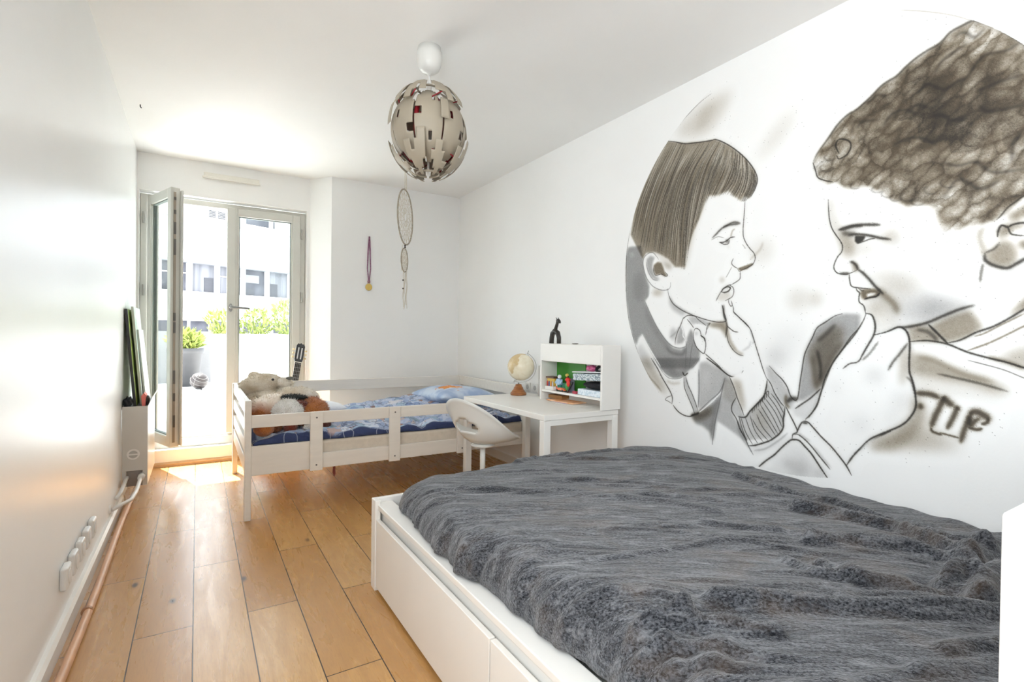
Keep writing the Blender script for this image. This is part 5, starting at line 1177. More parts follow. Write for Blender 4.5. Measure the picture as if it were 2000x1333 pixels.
('s', [(1494,1130),(1475,1083),(1481,1066)], 3, 0.2, 'g', 1),
('s', [(1741,989),(1699,962),(1650,930),(1610,906),(1577,898),(1545,909),(1528,934)], 1.6, 0.72, 'k', 0),
('s', [(1745,1164),(1724,1170),(1744,1133)], 1, 0.3, 'k', 0),
('w', [(1788,918),(1784,960),(1741,970),(1694,948),(1634,928),(1603,903),(1629,874),(1646,825),(1713,762),(1784,705)], 0.36, 6, 'g', 0),
('w', [(1773,862),(1760,937),(1712,907),(1738,824),(1765,740)], -0.2, 12, 'g', 0),
('w', [(1636,892),(1596,889),(1561,800),(1586,763),(1590,727),(1560,680),(1502,596),(1521,593),(1598,633),(1672,666),(1660,736),(1641,803)], 0.36, 4, 'g', 0),
('w', [(1636,892),(1596,889),(1561,800),(1586,763),(1647,791)], 0.12, 6, 'b', 0),
('w', [(1833,671),(1784,697),(1690,761),(1646,817),(1658,745),(1679,671),(1691,585),(1698,556),(1715,601),(1758,626),(1802,632)], 0.55, 5, 'g', 0),
('w', [(1833,671),(1784,694),(1699,740),(1707,691),(1759,659),(1808,644)], 0.45, 8, 'b', 0),
('w', [(1704,747),(1650,801),(1670,692),(1691,577),(1698,556),(1711,626),(1693,689)], 0.3, 6, 'g', 0),
('s', [(1629,890),(1644,826),(1662,745),(1681,662),(1691,589),(1696,552),(1696,520)], 1.8, 0.55, 'g', 0.5),
('s', [(1633,874),(1659,816),(1718,762),(1779,705)], 2, 0.5, 'g', 0.4),
('s', [(1652,813),(1690,773),(1736,731),(1784,692)], 1.6, 1, 'w', 0),
('s', [(1788,923),(1786,861),(1785,799),(1788,721)], 2.2, 0.55, 'g', 0.3),
('w', [(1886,878),(1871,879),(1849,826),(1825,783),(1797,728),(1791,696),(1823,675),(1814,693),(1834,732),(1861,779),(1880,819)], 0.26, 3, 'g', 0),
('s', [(1886,874),(1880,819),(1856,771),(1829,724),(1813,688),(1818,673)], 1.3, 0.6, 'k', 0),
('s', [(1873,879),(1857,834),(1831,791),(1805,739),(1791,704)], 1.3, 0.6, 'k', 0),
('s', [(1858,901),(1881,885),(1895,903)], 2.4, 0.6, 'k', 0.4),
('s', [(2126,969),(2077,913),(2041,862),(2007,821),(1978,784),(1963,751),(1966,716)], 1.9, 0.62, 'k', 0.2),
('s', [(1972,763),(2000,751),(2013,736),(1994,730),(1969,720)], 1.1, 0.45, 'k', 0),
('s', [(1957,712),(1938,693),(1911,675),(1874,664),(1838,665),(1808,681)], 1.8, 0.65, 'k', 0.2),
('s', [(2030,885),(1985,861),(1925,863),(1886,880)], 1.2, 0.5, 'g', 0),
('s', [(2102,971),(2072,932),(2030,885)], 1.2, 0.5, 'g', 0),
('s', [(2007,847),(1963,833),(1909,842)], 6, 0.13, 'b', 1),
('s', [(1833,671),(1794,685),(1784,694)], 3.5, 0.6, 'k', 0.6),
('s', [(1744,986),(1675,950),(1608,905),(1560,901)], 1.4, 0.65, 'k', 0),
('w', [(1520,708),(1487,741),(1452,779),(1417,821),(1401,888),(1367,843),(1339,803),(1315,774),(1316,727),(1331,666),(1380,626),(1514,594),(1554,675),(1548,704)], 0.26, 3, 'g', 0),
('w', [(1481,753),(1434,776),(1393,726),(1380,647),(1455,651)], 0.16, 14, 'b', 0),
('w', [(1569,797),(1586,763),(1588,728),(1554,698),(1520,708),(1543,757)], 0.3, 3, 'g', 0),
('e', [(1596,895),(1527,929),(1468,1011),(1431,946),(1406,893),(1412,855),(1429,815),(1457,778),(1493,740),(1511,721),(1530,735),(1556,801)], 1, 2, 'x', 0),
('w', [(1593,890),(1539,882),(1518,782),(1517,726),(1543,768),(1569,834)], 0.3, 8, 'b', 0),
('s', [(1603,898),(1576,845),(1557,795),(1536,752),(1520,714)], 1.5, 0.62, 'k', 0),
('s', [(1564,797),(1584,763),(1587,728),(1560,691),(1540,643),(1502,596)], 1.6, 0.65, 'k', 0),
('s', [(1549,704),(1529,704),(1507,711),(1487,741),(1452,779),(1423,810),(1409,855),(1403,899)], 2.2, 0.68, 'k', 0.2),
('s', [(1403,905),(1384,879),(1367,843),(1339,803),(1317,781)], 1.3, 0.6, 'k', 0),
('s', [(1316,779),(1318,752),(1323,724),(1322,689),(1336,660),(1359,636),(1388,613),(1429,592),(1464,577),(1494,570)], 2.2, 0.72, 'k', 0.2),
('s', [(1547,708),(1528,648),(1495,573)], 1.1, 0.55, 'k', 0),
('s', [(1536,703),(1511,638),(1470,578)], 1.1, 0.55, 'k', 0),
('s', [(1513,707),(1482,639),(1444,589)], 1.1, 0.55, 'k', 0),
('s', [(1488,720),(1461,651),(1417,602)], 1.1, 0.55, 'k', 0),
('s', [(1475,702),(1443,658),(1394,614)], 1.1, 0.55, 'k', 0),
('s', [(1453,729),(1422,673),(1373,626)], 1.1, 0.55, 'k', 0),
('s', [(1445,755),(1397,693),(1357,642)], 1.1, 0.55, 'k', 0),
('s', [(1437,780),(1390,714),(1346,652)], 1.1, 0.55, 'k', 0),
('s', [(1425,798),(1373,728),(1336,664)], 1.1, 0.55, 'k', 0),
('s', [(1412,811),(1361,750),(1328,688)], 1.1, 0.55, 'k', 0),
('s', [(1404,832),(1358,778),(1323,720)], 1.1, 0.55, 'k', 0),
('s', [(1384,838),(1350,798),(1319,748)], 1.1, 0.55, 'k', 0),
('s', [(1484,739),(1475,754),(1477,731)], 1.3, 0.5, 'k', 0),
('s', [(1474,751),(1465,766),(1467,743)], 1.3, 0.5, 'k', 0),
('s', [(1465,763),(1455,777),(1456,755)], 1.3, 0.5, 'k', 0),
('s', [(1456,776),(1445,789),(1446,767)], 1.3, 0.5, 'k', 0),
('s', [(1446,788),(1436,801),(1436,779)], 1.3, 0.5, 'k', 0),
('s', [(1437,800),(1426,812),(1425,790)], 1.3, 0.5, 'k', 0),
('s', [(1428,812),(1416,824),(1415,802)], 1.3, 0.5, 'k', 0),
('s', [(1419,824),(1407,835),(1405,813)], 1.3, 0.5, 'k', 0),
('s', [(1410,836),(1397,846),(1395,825)], 1.3, 0.5, 'k', 0),
('s', [(1556,686),(1527,627),(1494,570),(1467,531)], 2, 0.55, 'g', 0.3),
('s', [(1555,652),(1522,595),(1490,564)], 4, 0.25, 'g', 1),
('s', [(1314,787),(1294,751),(1270,709),(1258,679),(1277,662),(1281,642)], 1.7, 0.68, 'k', 0),
('s', [(1461,455),(1407,512),(1362,553),(1330,591),(1299,624),(1280,638),(1250,640),(1224,619),(1194,591),(1165,553),(1137,516),(1116,489)], 2.2, 0.66, 'k', 0.3),
('s', [(1269,663),(1254,666),(1224,649),(1195,624),(1166,593),(1137,563),(1117,542)], 1.8, 0.5, 'k', 0.3),
('s', [(1258,679),(1248,705),(1237,725)], 2, 0.65, 'k', 0.2),
('s', [(1237,725),(1226,730),(1211,727),(1189,707),(1153,672),(1115,640),(1084,607),(1054,571),(1034,537)], 2.0, 0.62, 'k', 0.2),
('s', [(1235,722),(1215,723)], 3.5, 0.5, 'k', 0.6),
('s', [(1054,571),(1030,615),(1005,650),(978,683),(946,709),(898,740)], 2.2, 0.62, 'k', 0.3),
('s', [(1255,673),(1224,656),(1202,645)], 4, 0.2, 'g', 1),
('s', [(1188,626),(1152,589),(1113,547)], 4, 0.16, 'g', 1),
('w', [(1365,529),(1299,616),(1261,636),(1224,615),(1168,545),(1119,484),(1149,455),(1296,436),(1397,438)], 0.1, 12, 'g', 0),
('w', [(1204,526),(1207,511),(1215,497),(1228,486),(1243,479),(1259,478),(1273,483),(1282,494),(1286,507),(1283,523),(1274,537),(1261,548),(1245,554),(1229,555),(1216,550),(1207,540)], 0.26, 18, 'g', 0),
('w', [(1275,533),(1276,524),(1281,515),(1288,508),(1297,505),(1306,504),(1314,508),(1319,514),(1321,523),(1320,532),(1315,540),(1307,547),(1298,551),(1289,551),(1282,547),(1277,541)], 0.12, 9, 'g', 0),
('w', [(1385,461),(1386,453),(1391,445),(1397,439),(1405,436),(1413,436),(1420,438),(1425,444),(1427,451),(1425,459),(1421,467),(1414,472),(1406,476),(1398,476),(1391,473),(1386,468)], 0.12, 8, 'g', 0),
('w', [(1137,520),(1138,511),(1142,503),(1149,497),(1157,493),(1165,493),(1172,496),(1177,502),(1178,510),(1177,519),(1172,527),(1166,533),(1158,537),(1150,537),(1143,534),(1138,528)], 0.18, 9, 'g', 0),
('w', [(1485,565),(1421,581),(1339,644),(1292,659),(1338,597),(1420,549),(1463,536)], 0.12, 8, 'g', 0),
('s', [(1463,553),(1408,572),(1347,619),(1300,666)], 3, 0.2, 'g', 1),
('w', [(1157,884),(1143,895),(1165,819),(1203,753),(1227,735),(1274,749),(1285,778),(1229,811)], 0.16, 6, 'g', 0),
('w', [(1181,1142),(1148,1169),(1111,1191),(1071,1202),(1014,1197),(1013,1146),(1047,1103),(1082,1045),(1108,1005),(1126,961),(1145,900),(1190,856),(1234,821),(1257,818),(1250,891),(1242,958),(1233,1020),(1218,1061),(1204,1097)], 0.44, 4, 'g', 0),
('w', [(1218,1041),(1161,1112),(1093,1156),(1070,1122),(1100,1045),(1130,975),(1157,899),(1190,871),(1187,972),(1207,1001)], 0.42, 12, 'b', 0),
('s', [(1198,1021),(1192,971),(1176,872)], 8, 0.28, 'b', 1),
('s', [(1106,1156),(1147,1112),(1180,1082)], 7, 0.26, 'k', 1),
('s', [(1078,1084),(1117,1024),(1153,934),(1176,892)], 9, 0.25, 'b', 1),
('s', [(1179,1047),(1163,973),(1165,913)], 5, 0.3, 'k', 1),
('s', [(1132,1044),(1140,994)], 8, -0.0, 'b', 1),
('s', [(1394,965),(1363,934),(1330,905),(1308,875),(1296,845),(1286,828),(1267,817),(1257,839),(1251,891),(1242,958),(1233,1020),(1218,1061),(1199,1102),(1181,1142),(1148,1166),(1111,1191),(1080,1201)], 1.5, 0.6, 'k', 0.2),
('s', [(1013,1146),(1047,1103),(1082,1045),(1108,1005),(1126,961),(1143,905),(1161,859),(1175,812),(1194,775),(1223,740)], 1.5, 0.6, 'k', 0.2),
('s', [(1162,879),(1204,834),(1239,805),(1269,780)], 2.2, 0.55, 'k', 0.3),
('s', [(1306,807),(1286,823),(1260,825)], 6, 0.45, 'k', 0.8),
('w', [(1409,964),(1386,960),(1341,915),(1302,860),(1275,811),(1285,778),(1317,785),(1350,818),(1379,874),(1402,905)], 0.3, 6, 'g', 0),
('s', [(1312,838),(1312,801),(1295,777)], 5, 0.35, 'b', 1),
('s', [(1167,835),(1180,800),(1201,764),(1222,737)], 1.1, 0.4, 'k', 0),
('curl', [(1211,1864),(1198,1893),(1180,1917),(1150,1951),(1114,1996),(1075,2024),(1043,2033),(994,2063),(948,2097),(903,2111),(870,2136),(838,2153),(807,2164),(772,2172),(739,2198),(710,2204),(687,2207),(674,2206),(633,2171),(594,2126),(547,2064),(481,1963),(442,1806),(454,1653),(539,1562),(580,1526),(613,1499),(648,1494),(680,1494),(726,1478),(751,1494),(767,1558),(787,1593),(829,1602),(850,1597),(883,1620),(917,1640),(940,1672),(1000,1713),(1063,1714),(1116,1755),(1143,1755),(1185,1787)], 0, 0, 'b', 0),
('s', [(1211,1864),(1198,1893),(1180,1917),(1150,1951),(1114,1996),(1075,2024),(1043,2033),(994,2063),(948,2097),(903,2111),(870,2136),(838,2153),(807,2164),(772,2172),(739,2198),(710,2204),(687,2207),(674,2206),(633,2171),(594,2126),(547,2064),(481,1963)], 2.6, 0.34, 'k', 1),
('s', [(1211,1864),(1200,1828),(1189,1795),(1157,1773),(1129,1762)], 1.6, 0.6, 'k', 0),
('s', [(1105,1873),(1119,1912),(1106,1933),(1073,1919),(1060,1894),(1072,1863),(1104,1851),(1115,1868)], 1.8, 0.55, 'k', 0),
('s', [(905,1655),(911,1651),(920,1649),(931,1652),(939,1656),(945,1663),(947,1669),(945,1674),(940,1676),(933,1676)], 1.5, 0.26, 'k', 0.8),
('s', [(879,1634),(885,1630),(893,1629),(902,1630),(909,1635),(914,1640),(916,1645),(914,1650),(910,1652),(904,1652)], 1.5, 0.26, 'k', 0.8),
('s', [(832,1627),(840,1621),(851,1620),(864,1622),(875,1628),(882,1636),(884,1644),(882,1650),(875,1654),(867,1654)], 1.5, 0.26, 'k', 0.8),
('s', [(942,1681),(948,1677),(957,1676),(966,1678),(974,1682),(979,1688),(981,1693),(979,1698),(974,1700),(968,1700)], 1.5, 0.26, 'k', 0.8),
('s', [(712,1649),(719,1643),(730,1641),(741,1644),(751,1650),(757,1657),(760,1665),(757,1671),(752,1674),(744,1674)], 1.5, 0.26, 'k', 0.8),
('s', [(805,1604),(811,1599),(821,1597),(831,1599),(840,1604),(846,1611),(847,1617),(845,1622),(840,1625),(834,1626)], 1.5, 0.26, 'k', 0.8),
('s', [(763,1637),(770,1632),(780,1630),(790,1632),(800,1638),(806,1645),(808,1652),(806,1658),(800,1661),(793,1661)], 1.5, 0.26, 'k', 0.8),
('s', [(1023,1714),(1029,1711),(1037,1710),(1045,1712),(1053,1716),(1058,1721),(1059,1726),(1058,1730),(1053,1732),(1048,1732)], 1.5, 0.26, 'k', 0.8),
('s', [(1126,1816),(1135,1811),(1147,1810),(1160,1813),(1172,1820),(1180,1828),(1182,1836),(1179,1841),(1173,1844),(1164,1844)], 1.5, 0.26, 'k', 0.8),
('s', [(1120,1858),(1126,1854),(1136,1854),(1147,1856),(1156,1862),(1162,1868),(1164,1874),(1162,1879),(1157,1881),(1150,1881)], 1.5, 0.26, 'k', 0.8),
('s', [(836,2014),(805,2039),(755,2000),(717,2014),(684,2012)], 3.0, 0.3, 'k', 1.2),
('s', [(689,2014),(662,2061),(636,2072),(589,2062),(552,2077)], 3.0, 0.3, 'k', 1.2),
('s', [(867,1949),(835,1976),(788,1945),(754,1981)], 3.0, 0.3, 'k', 1.2),
('s', [(945,1938),(911,1972),(867,1968),(835,1937)], 3.0, 0.3, 'k', 1.2),
('s', [(786,2067),(761,2106),(723,2124),(686,2136)], 3.0, 0.3, 'k', 1.2),
('s', [(665,1958),(643,1960),(600,1965),(545,1965)], 3.0, 0.3, 'k', 1.2),
('s', [(729,2175),(701,2179),(673,2147),(646,2163)], 3.0, 0.3, 'k', 1.2),
('s', [(660,1909),(633,1876),(598,1869),(544,1865)], 3.0, 0.3, 'k', 1.2),
('s', [(803,1914),(763,1912),(733,1883),(686,1872)], 3.0, 0.3, 'k', 1.2),
('s', [(909,1847),(865,1859),(812,1842),(771,1804)], 3.0, 0.3, 'k', 1.2),
('s', [(760,1740),(711,1714),(661,1712),(616,1665),(540,1656)], 3.0, 0.3, 'k', 1.2),
('s', [(748,1615),(706,1665),(646,1615),(594,1637)], 3.0, 0.3, 'k', 1.2),
('s', [(570,1686),(567,1752),(547,1768)], 3.0, 0.3, 'k', 1.2),
('s', [(1042,1957),(1017,1976),(969,1966)], 3.0, 0.3, 'k', 1.2),
('s', [(1006,2040),(965,2064),(935,2040)], 3.0, 0.3, 'k', 1.2),
('s', [(1145,1690),(1144,1668),(1142,1639),(1138,1602),(1128,1565),(1111,1533),(1094,1506),(1085,1483),(1088,1459),(1103,1440),(1114,1416),(1117,1395),(1107,1376),(1092,1368),(1069,1363),(1057,1366),(1037,1373),(1025,1380)], 1.3, 0.62, 'k', 0.15),
('s', [(1054,1414),(1044,1410),(1031,1396),(1025,1380)], 3.4, 0.5, 'k', 0.6),
('s', [(1092,1370),(1075,1368),(1059,1367)], 2.6, 0.55, 'k', 0.4),
('w', [(1144,1689),(1137,1645),(1129,1579),(1108,1540),(1084,1494),(1077,1458),(1044,1425),(1045,1474),(1068,1519),(1092,1551),(1116,1609),(1127,1686)], 0.2, 10, 'b', 0),
('w', [(1101,1546),(1069,1540),(1039,1508),(1039,1480),(1051,1433),(1077,1443),(1087,1487)], 0.28, 12, 'b', 0),
('s', [(1101,1553),(1079,1558),(1047,1561),(1015,1559),(979,1553),(948,1547)], 3.4, 0.55, 'k', 0.5),
('s', [(1100,1553),(1079,1552),(1047,1557),(1009,1554)], 3.6, 0.4, 'k', 0.6),
('s', [(1062,1525),(1036,1524),(1008,1518),(978,1508),(948,1495),(925,1488),(911,1483)], 2.6, 0.66, 'k', 0.4),
('w', [(1036,1518),(999,1510),(1008,1493),(1028,1484),(1038,1497)], 0.8, 2, 'k', 0),
('s', [(1028,1485),(1002,1491),(984,1496),(966,1496)], 1.4, 0.5, 'k', 0),
('w', [(1023,1510),(1023,1509),(1023,1508),(1024,1508),(1025,1508),(1026,1508),(1027,1509),(1028,1510),(1028,1511),(1028,1512),(1027,1513),(1026,1514),(1025,1514),(1024,1513),(1023,1513),(1023,1512)], -0.5, 4, 'k', 0),
('w', [(968,1453),(970,1449),(978,1447),(988,1446),(1001,1447),(1014,1449),(1025,1453),(1033,1458),(1035,1462),(1033,1466),(1025,1469),(1014,1470),(1001,1469),(989,1466),(978,1462),(971,1458)], 0.36, 18, 'b', 0),
('w', [(890,1491),(891,1484),(896,1479),(903,1476),(912,1476),(921,1479),(928,1484),(933,1491),(935,1498),(934,1505),(929,1510),(921,1513),(913,1513),(904,1510),(897,1505),(892,1498)], 0.42, 13, 'b', 0),
('s', [(1085,1539),(1062,1529),(1040,1527)], 6, 0.35, 'k', 1),
('w', [(871,1465),(873,1458),(876,1453),(881,1449),(888,1448),(894,1451),(900,1456),(903,1463),(905,1470),(904,1478),(900,1484),(895,1487),(888,1487),(882,1485),(877,1480),(873,1473)], 0.12, 9, 'g', 0),
('w', [(1050,1412),(1034,1407),(1021,1378),(1037,1369),(1044,1391)], 0.4, 4, 'b', 0),
('s', [(1057,1364),(1055,1340),(1047,1313),(1020,1304),(992,1299),(977,1296)], 1.3, 0.62, 'k', 0),
('s', [(1031,1305),(1026,1293),(1017,1283),(1019,1265),(1017,1246),(1003,1233),(997,1219),(994,1199)], 1.4, 0.6, 'k', 0),
('w', [(1011,1295),(992,1297),(962,1295),(943,1280),(953,1266),(980,1261),(998,1255),(1009,1264),(1013,1281)], 0.7, 3, 'b', 0),
('e', [(992,1277),(974,1282),(953,1279),(965,1270),(989,1263)], 1, 2, 'x', 0),
('s', [(998,1257),(980,1262),(956,1266),(945,1279)], 2, 0.75, 'k', 0.2),
('s', [(1023,1303),(1007,1291),(1001,1294)], 1.2, 0.4, 'k', 0),
('s', [(1025,1380),(1006,1363),(984,1337),(966,1312),(951,1294),(933,1273)], 3, 0.52, 'k', 0.7),
('s', [(951,1294),(927,1266),(906,1245),(892,1225),(883,1195)], 8, 0.34, 'b', 1),
('w', [(919,1268),(920,1263),(924,1258),(932,1253),(942,1251),(952,1250),(961,1251),(967,1254),(970,1259),(969,1265),(964,1270),(956,1274),(947,1277),(937,1278),(928,1276),(922,1273)], 0.38, 14, 'g', 0),
('w', [(1004,1243),(950,1254),(907,1248),(883,1205),(920,1196),(991,1212)], 0.22, 14, 'b', 0),
('w', [(994,1364),(900,1348),(824,1322),(813,1271),(877,1262),(934,1292)], 0.2, 20, 'b', 0),
('w', [(831,1293),(837,1286),(849,1282),(865,1284),(884,1290),(902,1300),(916,1312),(925,1324),(926,1335),(920,1343),(907,1346),(890,1345),(872,1338),(854,1328),(840,1316),(832,1304)], 0.22, 29, 'g', 0),
('w', [(899,1257),(812,1246),(722,1235),(722,1193),(790,1164),(864,1146),(898,1211)], 0.3, 22, 'g', 0),
('w', [(771,1225),(675,1238),(652,1220),(722,1193)], 0.16, 16, 'g', 0),
('w', [(992,1215),(956,1227),(875,1172),(880,1146),(919,1133),(954,1126)], 0.1, 8, 'b', 0),
('s', [(960,1113),(919,1123),(880,1143)], 2.6, 0.62, 'k', 0.3),
('s', [(880,1143),(847,1144),(790,1159),(746,1181),(698,1204),(657,1217)], 3.2, 0.5, 'k', 0.7),
('w', [(706,1425),(708,1412),(714,1401),(724,1394),(735,1393),(746,1397),(755,1406),(762,1419),(765,1433),(763,1447),(756,1458),(747,1465),(736,1466),(725,1461),(715,1452),(709,1439)], 0.1, 19, 'g', 0),
('w', [(715,1360),(716,1349),(721,1340),(729,1334),(738,1333),(748,1336),(756,1343),(761,1354),(763,1366),(762,1377),(757,1387),(749,1392),(739,1394),(730,1390),(722,1383),(717,1372)], 0.08, 16, 'g', 0),
('w', [(848,1146),(785,1151),(769,1132),(739,1090),(789,1089),(841,1088)], 0.38, 6, 'b', 0),
('w', [(775,1151),(721,1181),(670,1200),(647,1167),(636,1138),(673,1109),(729,1087),(754,1114)], 0.44, 6, 'b', 0),
('s', [(821,1133),(790,1126),(769,1108),(759,1089)], 5, 0.3, 'k', 1),
('s', [(785,1151),(754,1114),(729,1084)], 2.6, 0.65, 'k', 0.3),
('s', [(729,1085),(692,1097),(651,1123),(607,1143),(566,1171),(533,1198),(488,1233)], 2.0, 0.6, 'k', 0.3),
('s', [(655,1109),(629,1120),(586,1149),(532,1184)], 1.8, 0.4, 'b', 0.3),
('s', [(672,1060),(619,1086),(569,1118),(532,1143),(487,1164)], 2, 0.45, 'b', 0.3),
('w', [(570,1177),(533,1231),(488,1260),(488,1228),(533,1198)], 0.5, 5, 'b', 0),
('w', [(593,1035),(556,1065),(531,1077),(485,1056),(484,992),(529,1008)], 0.28, 10, 'b', 0),
('s', [(844,1088),(810,1092),(779,1092),(729,1081),(672,1054),(619,1037),(572,1024),(529,1008),(484,992)], 2.0, 0.62, 'k', 0.3),
('s', [(619,1040),(563,1023),(529,1005)], 5, 0.3, 'b', 0.9),
('s', [(672,1026),(618,1011),(575,997),(529,975),(483,954)], 1.1, 0.36, 'k', 0),
('w', [(840,1047),(788,1036),(728,1005),(680,984),(626,968),(583,946),(558,925),(604,924),(670,944),(717,949),(777,959),(834,968)], 0.38, 9, 'b', 0),
('s', [(819,1032),(768,1021),(718,994),(671,973),(604,955)], 7, 0.22, 'b', 1),
('s', [(757,973),(703,962),(635,947),(566,927)], 3, 0.3, 'k', 1),
('w', [(839,973),(766,948),(670,932),(562,919),(582,895),(717,903),(817,906)], 0.13, 12, 'b', 0),
('s', [(632,1391),(632,1373),(618,1356),(596,1343),(574,1337),(556,1347),(535,1361),(511,1379)], 3, 0.62, 'k', 0.4),
('w', [(629,1391),(618,1400),(602,1420),(581,1431),(562,1414),(552,1384),(556,1356),(574,1342),(601,1347),(623,1364)], 0.42, 5, 'b', 0),
('w', [(597,1448),(600,1470),(590,1482),(569,1482),(551,1481),(537,1480),(537,1466),(561,1467),(576,1448),(592,1432)], 0.45, 5, 'b', 0),
('s', [(601,1445),(599,1466),(591,1481),(576,1473),(566,1478),(551,1481),(537,1480),(515,1472)], 2.2, 0.55, 'k', 0.3),
('s', [(576,1473),(568,1450),(555,1443),(537,1438)], 1.6, 0.5, 'k', 0.3),
('w', [(576,1515),(556,1522),(538,1536),(502,1545),(501,1494),(538,1504),(551,1493),(566,1489)], 0.5, 5, 'b', 0),
('w', [(550,1419),(534,1424),(509,1406),(524,1387),(544,1401)], 0.5, 4, 'b', 0),
('s', [(604,1503),(593,1515),(578,1537),(557,1554),(539,1568),(512,1579)], 1.8, 0.4, 'k', 0.4),
('s', [(632,1395),(608,1406),(597,1422)], 2, 0.4, 'k', 0.6),
('s', [(634,1483),(645,1470),(646,1441),(637,1410),(632,1380)], 6, 0.22, 'b', 1),
('s', [(637,1358),(641,1326),(643,1296)], 3, 0.3, 'k', 1),
('w', [(601,1325),(561,1343),(535,1347),(534,1291),(560,1272),(587,1288)], 0.14, 14, 'g', 0),
('w', [(755,1492),(709,1488),(708,1443),(729,1415),(751,1441)], 0.12, 14, 'g', 0),
('w', [(809,1274),(760,1252),(704,1222),(655,1219),(672,1198),(743,1177),(807,1159)], 0.22, 14, 'g', 0),
('e', [(991,1201),(967,1187),(957,1147),(966,1120),(919,1126),(880,1143),(853,1126),(844,1082),(842,973),(822,892),(821,836),(847,787),(924,726),(1006,650),(1076,631),(1158,683),(1194,743),(1161,857),(1115,991),(1033,1113)], 1, 2, 'x', 0),
('s', [(991,1200),(1003,1167),(1033,1113),(1083,1042),(1115,991),(1142,931),(1161,857),(1176,804),(1209,748)], 1.8, 0.6, 'k', 0.3),
('s', [(991,1200),(970,1190),(959,1153),(963,1113),(989,1059),(1011,1013)], 2.2, 0.6, 'k', 0.4),
('s', [(1006,1017),(1022,1001),(1050,993),(1074,972)], 1.7, 0.5, 'k', 0.5),
('s', [(960,1113),(919,1125),(880,1143),(858,1133),(846,1107),(842,1069),(843,1018),(841,973),(832,942),(822,892),(820,842),(839,798),(868,765),(924,728),(970,695),(1012,644)], 2.2, 0.66, 'k', 0.3),
('s', [(849,1082),(873,1042),(895,1009),(911,975)], 2.6, 0.42, 'k', 0.8),
('w', [(844,1082),(842,980),(860,921),(871,926),(873,1029)], 0.28, 8, 'b', 0),
('s', [(947,1086),(976,1039),(1003,1010)], 3, 0.25, 'k', 1),
('w', [(928,954),(930,945),(936,937),(945,931),(956,929),(968,930),(978,934),(984,941),(987,950),(985,959),(978,967),(969,973),(957,976),(946,975),(936,970),(930,963)], 0.22, 16, 'g', 0),
('w', [(827,867),(829,854),(836,843),(846,835),(858,831),(871,832),(882,837),(889,847),(892,859),(890,872),(883,883),(872,891),(859,895),(847,894),(836,888),(829,878)], 0.2, 19, 'g', 0),
('w', [(965,756),(968,740),(975,726),(987,715),(1001,710),(1015,710),(1027,717),(1036,729),(1039,745),(1036,761),(1029,776),(1016,786),(1002,791),(988,790),(976,783),(968,771)], 0.1, 19, 'g', 0),
('w', [(858,792),(860,777),(867,763),(877,753),(890,748),(903,749),(914,756),(922,768),(925,782),(922,798),(915,812),(904,822),(891,826),(879,825),(868,818),(860,807)], 0.12, 19, 'g', 0),
('w', [(1074,894),(1076,883),(1081,874),(1090,867),(1100,863),(1110,865),(1119,870),(1125,879),(1127,889),(1125,901),(1120,910),(1111,917),(1101,920),(1091,919),(1082,914),(1076,905)], 0.06, 13, 'g', 0),
('s', [(850,954),(833,936),(822,892)], 3, 0.3, 'k', 0.8),
('w', [(822,892),(806,869),(795,820),(804,769),(835,713),(889,668),(969,652),(958,690),(890,735),(826,803)], 0.36, 10, 'b', 0),
('w', [(947,688),(860,732),(774,761),(747,739),(694,741),(699,721),(801,701),(890,677)], 0.24, 18, 'b', 0),
('w', [(821,895),(783,862),(775,796),(767,752),(738,744),(689,744),(709,704),(857,674),(838,763)], 0.14, 16, 'b', 0),
('s', [(817,896),(788,897),(767,894),(752,886)], 7, 0.5, 'b', 0.25),
('s', [(817,896),(788,897),(767,894),(752,886)], 7.3500000000000005, 0.22, 'k', 0.6),
('s', [(806,855),(803,842)], 6, 0.5, 'b', 0.25),
('s', [(806,855),(803,842)], 6.300000000000001, 0.22, 'k', 0.6),
('s', [(736,890),(747,853),(759,821),(771,778)], 6.5, 0.5, 'b', 0.25),
('s', [(736,890),(747,853),(759,821),(771,778)], 6.825, 0.22, 'k', 0.6),
('s', [(772,774),(767,761),(740,753)], 3, 0.5, 'b', 0.25),
('s', [(772,774),(767,761),(740,753)], 3.1500000000000004, 0.22, 'k', 0.6),
('s', [(736,890),(728,878),(712,863)], 8, 0.5, 'b', 0.25),
('s', [(736,890),(728,878),(712,863)], 8.4, 0.22, 'k', 0.6),
('s', [(698,857),(704,833),(714,805),(725,777)], 5.5, 0.5, 'b', 0.25),
('s', [(698,857),(704,833),(714,805),(725,777)], 5.775, 0.22, 'k', 0.6),
('s', [(701,861),(693,852)], 5, 0.5, 'b', 0.25),
('s', [(701,861),(693,852)], 5.25, 0.22, 'k', 0.6),
('s', [(745,760),(692,751)], 2, 0.5, 'b', 0.25),
('s', [(745,760),(692,751)], 2.1, 0.22, 'k', 0.6),
('s', [(660,845),(668,812),(678,776),(686,736)], 5.5, 0.5, 'b', 0.25),
('s', [(660,845),(668,812),(678,776),(686,736)], 5.775, 0.22, 'k', 0.6),
('s', [(661,845),(644,849),(628,841),(613,831)], 8, 0.5, 'b', 0.25),
('s', [(661,845),(644,849),(628,841),(613,831)], 8.4, 0.22, 'k', 0.6),
('s', [(613,831),(618,815),(631,809)], 4, 0.5, 'b', 0.25),
('s', [(613,831),(618,815),(631,809)], 4.2, 0.22, 'k', 0.6),
('s', [(663,791),(643,788),(630,794)], 4, 0.5, 'b', 0.25),
('s', [(663,791),(643,788),(630,794)], 4.2, 0.22, 'k', 0.6),
('s', [(664,830),(660,800),(647,819),(637,827)], 5, 0.5, 'b', 0.25),
('s', [(664,830),(660,800),(647,819),(637,827)], 5.25, 0.22, 'k', 0.6),
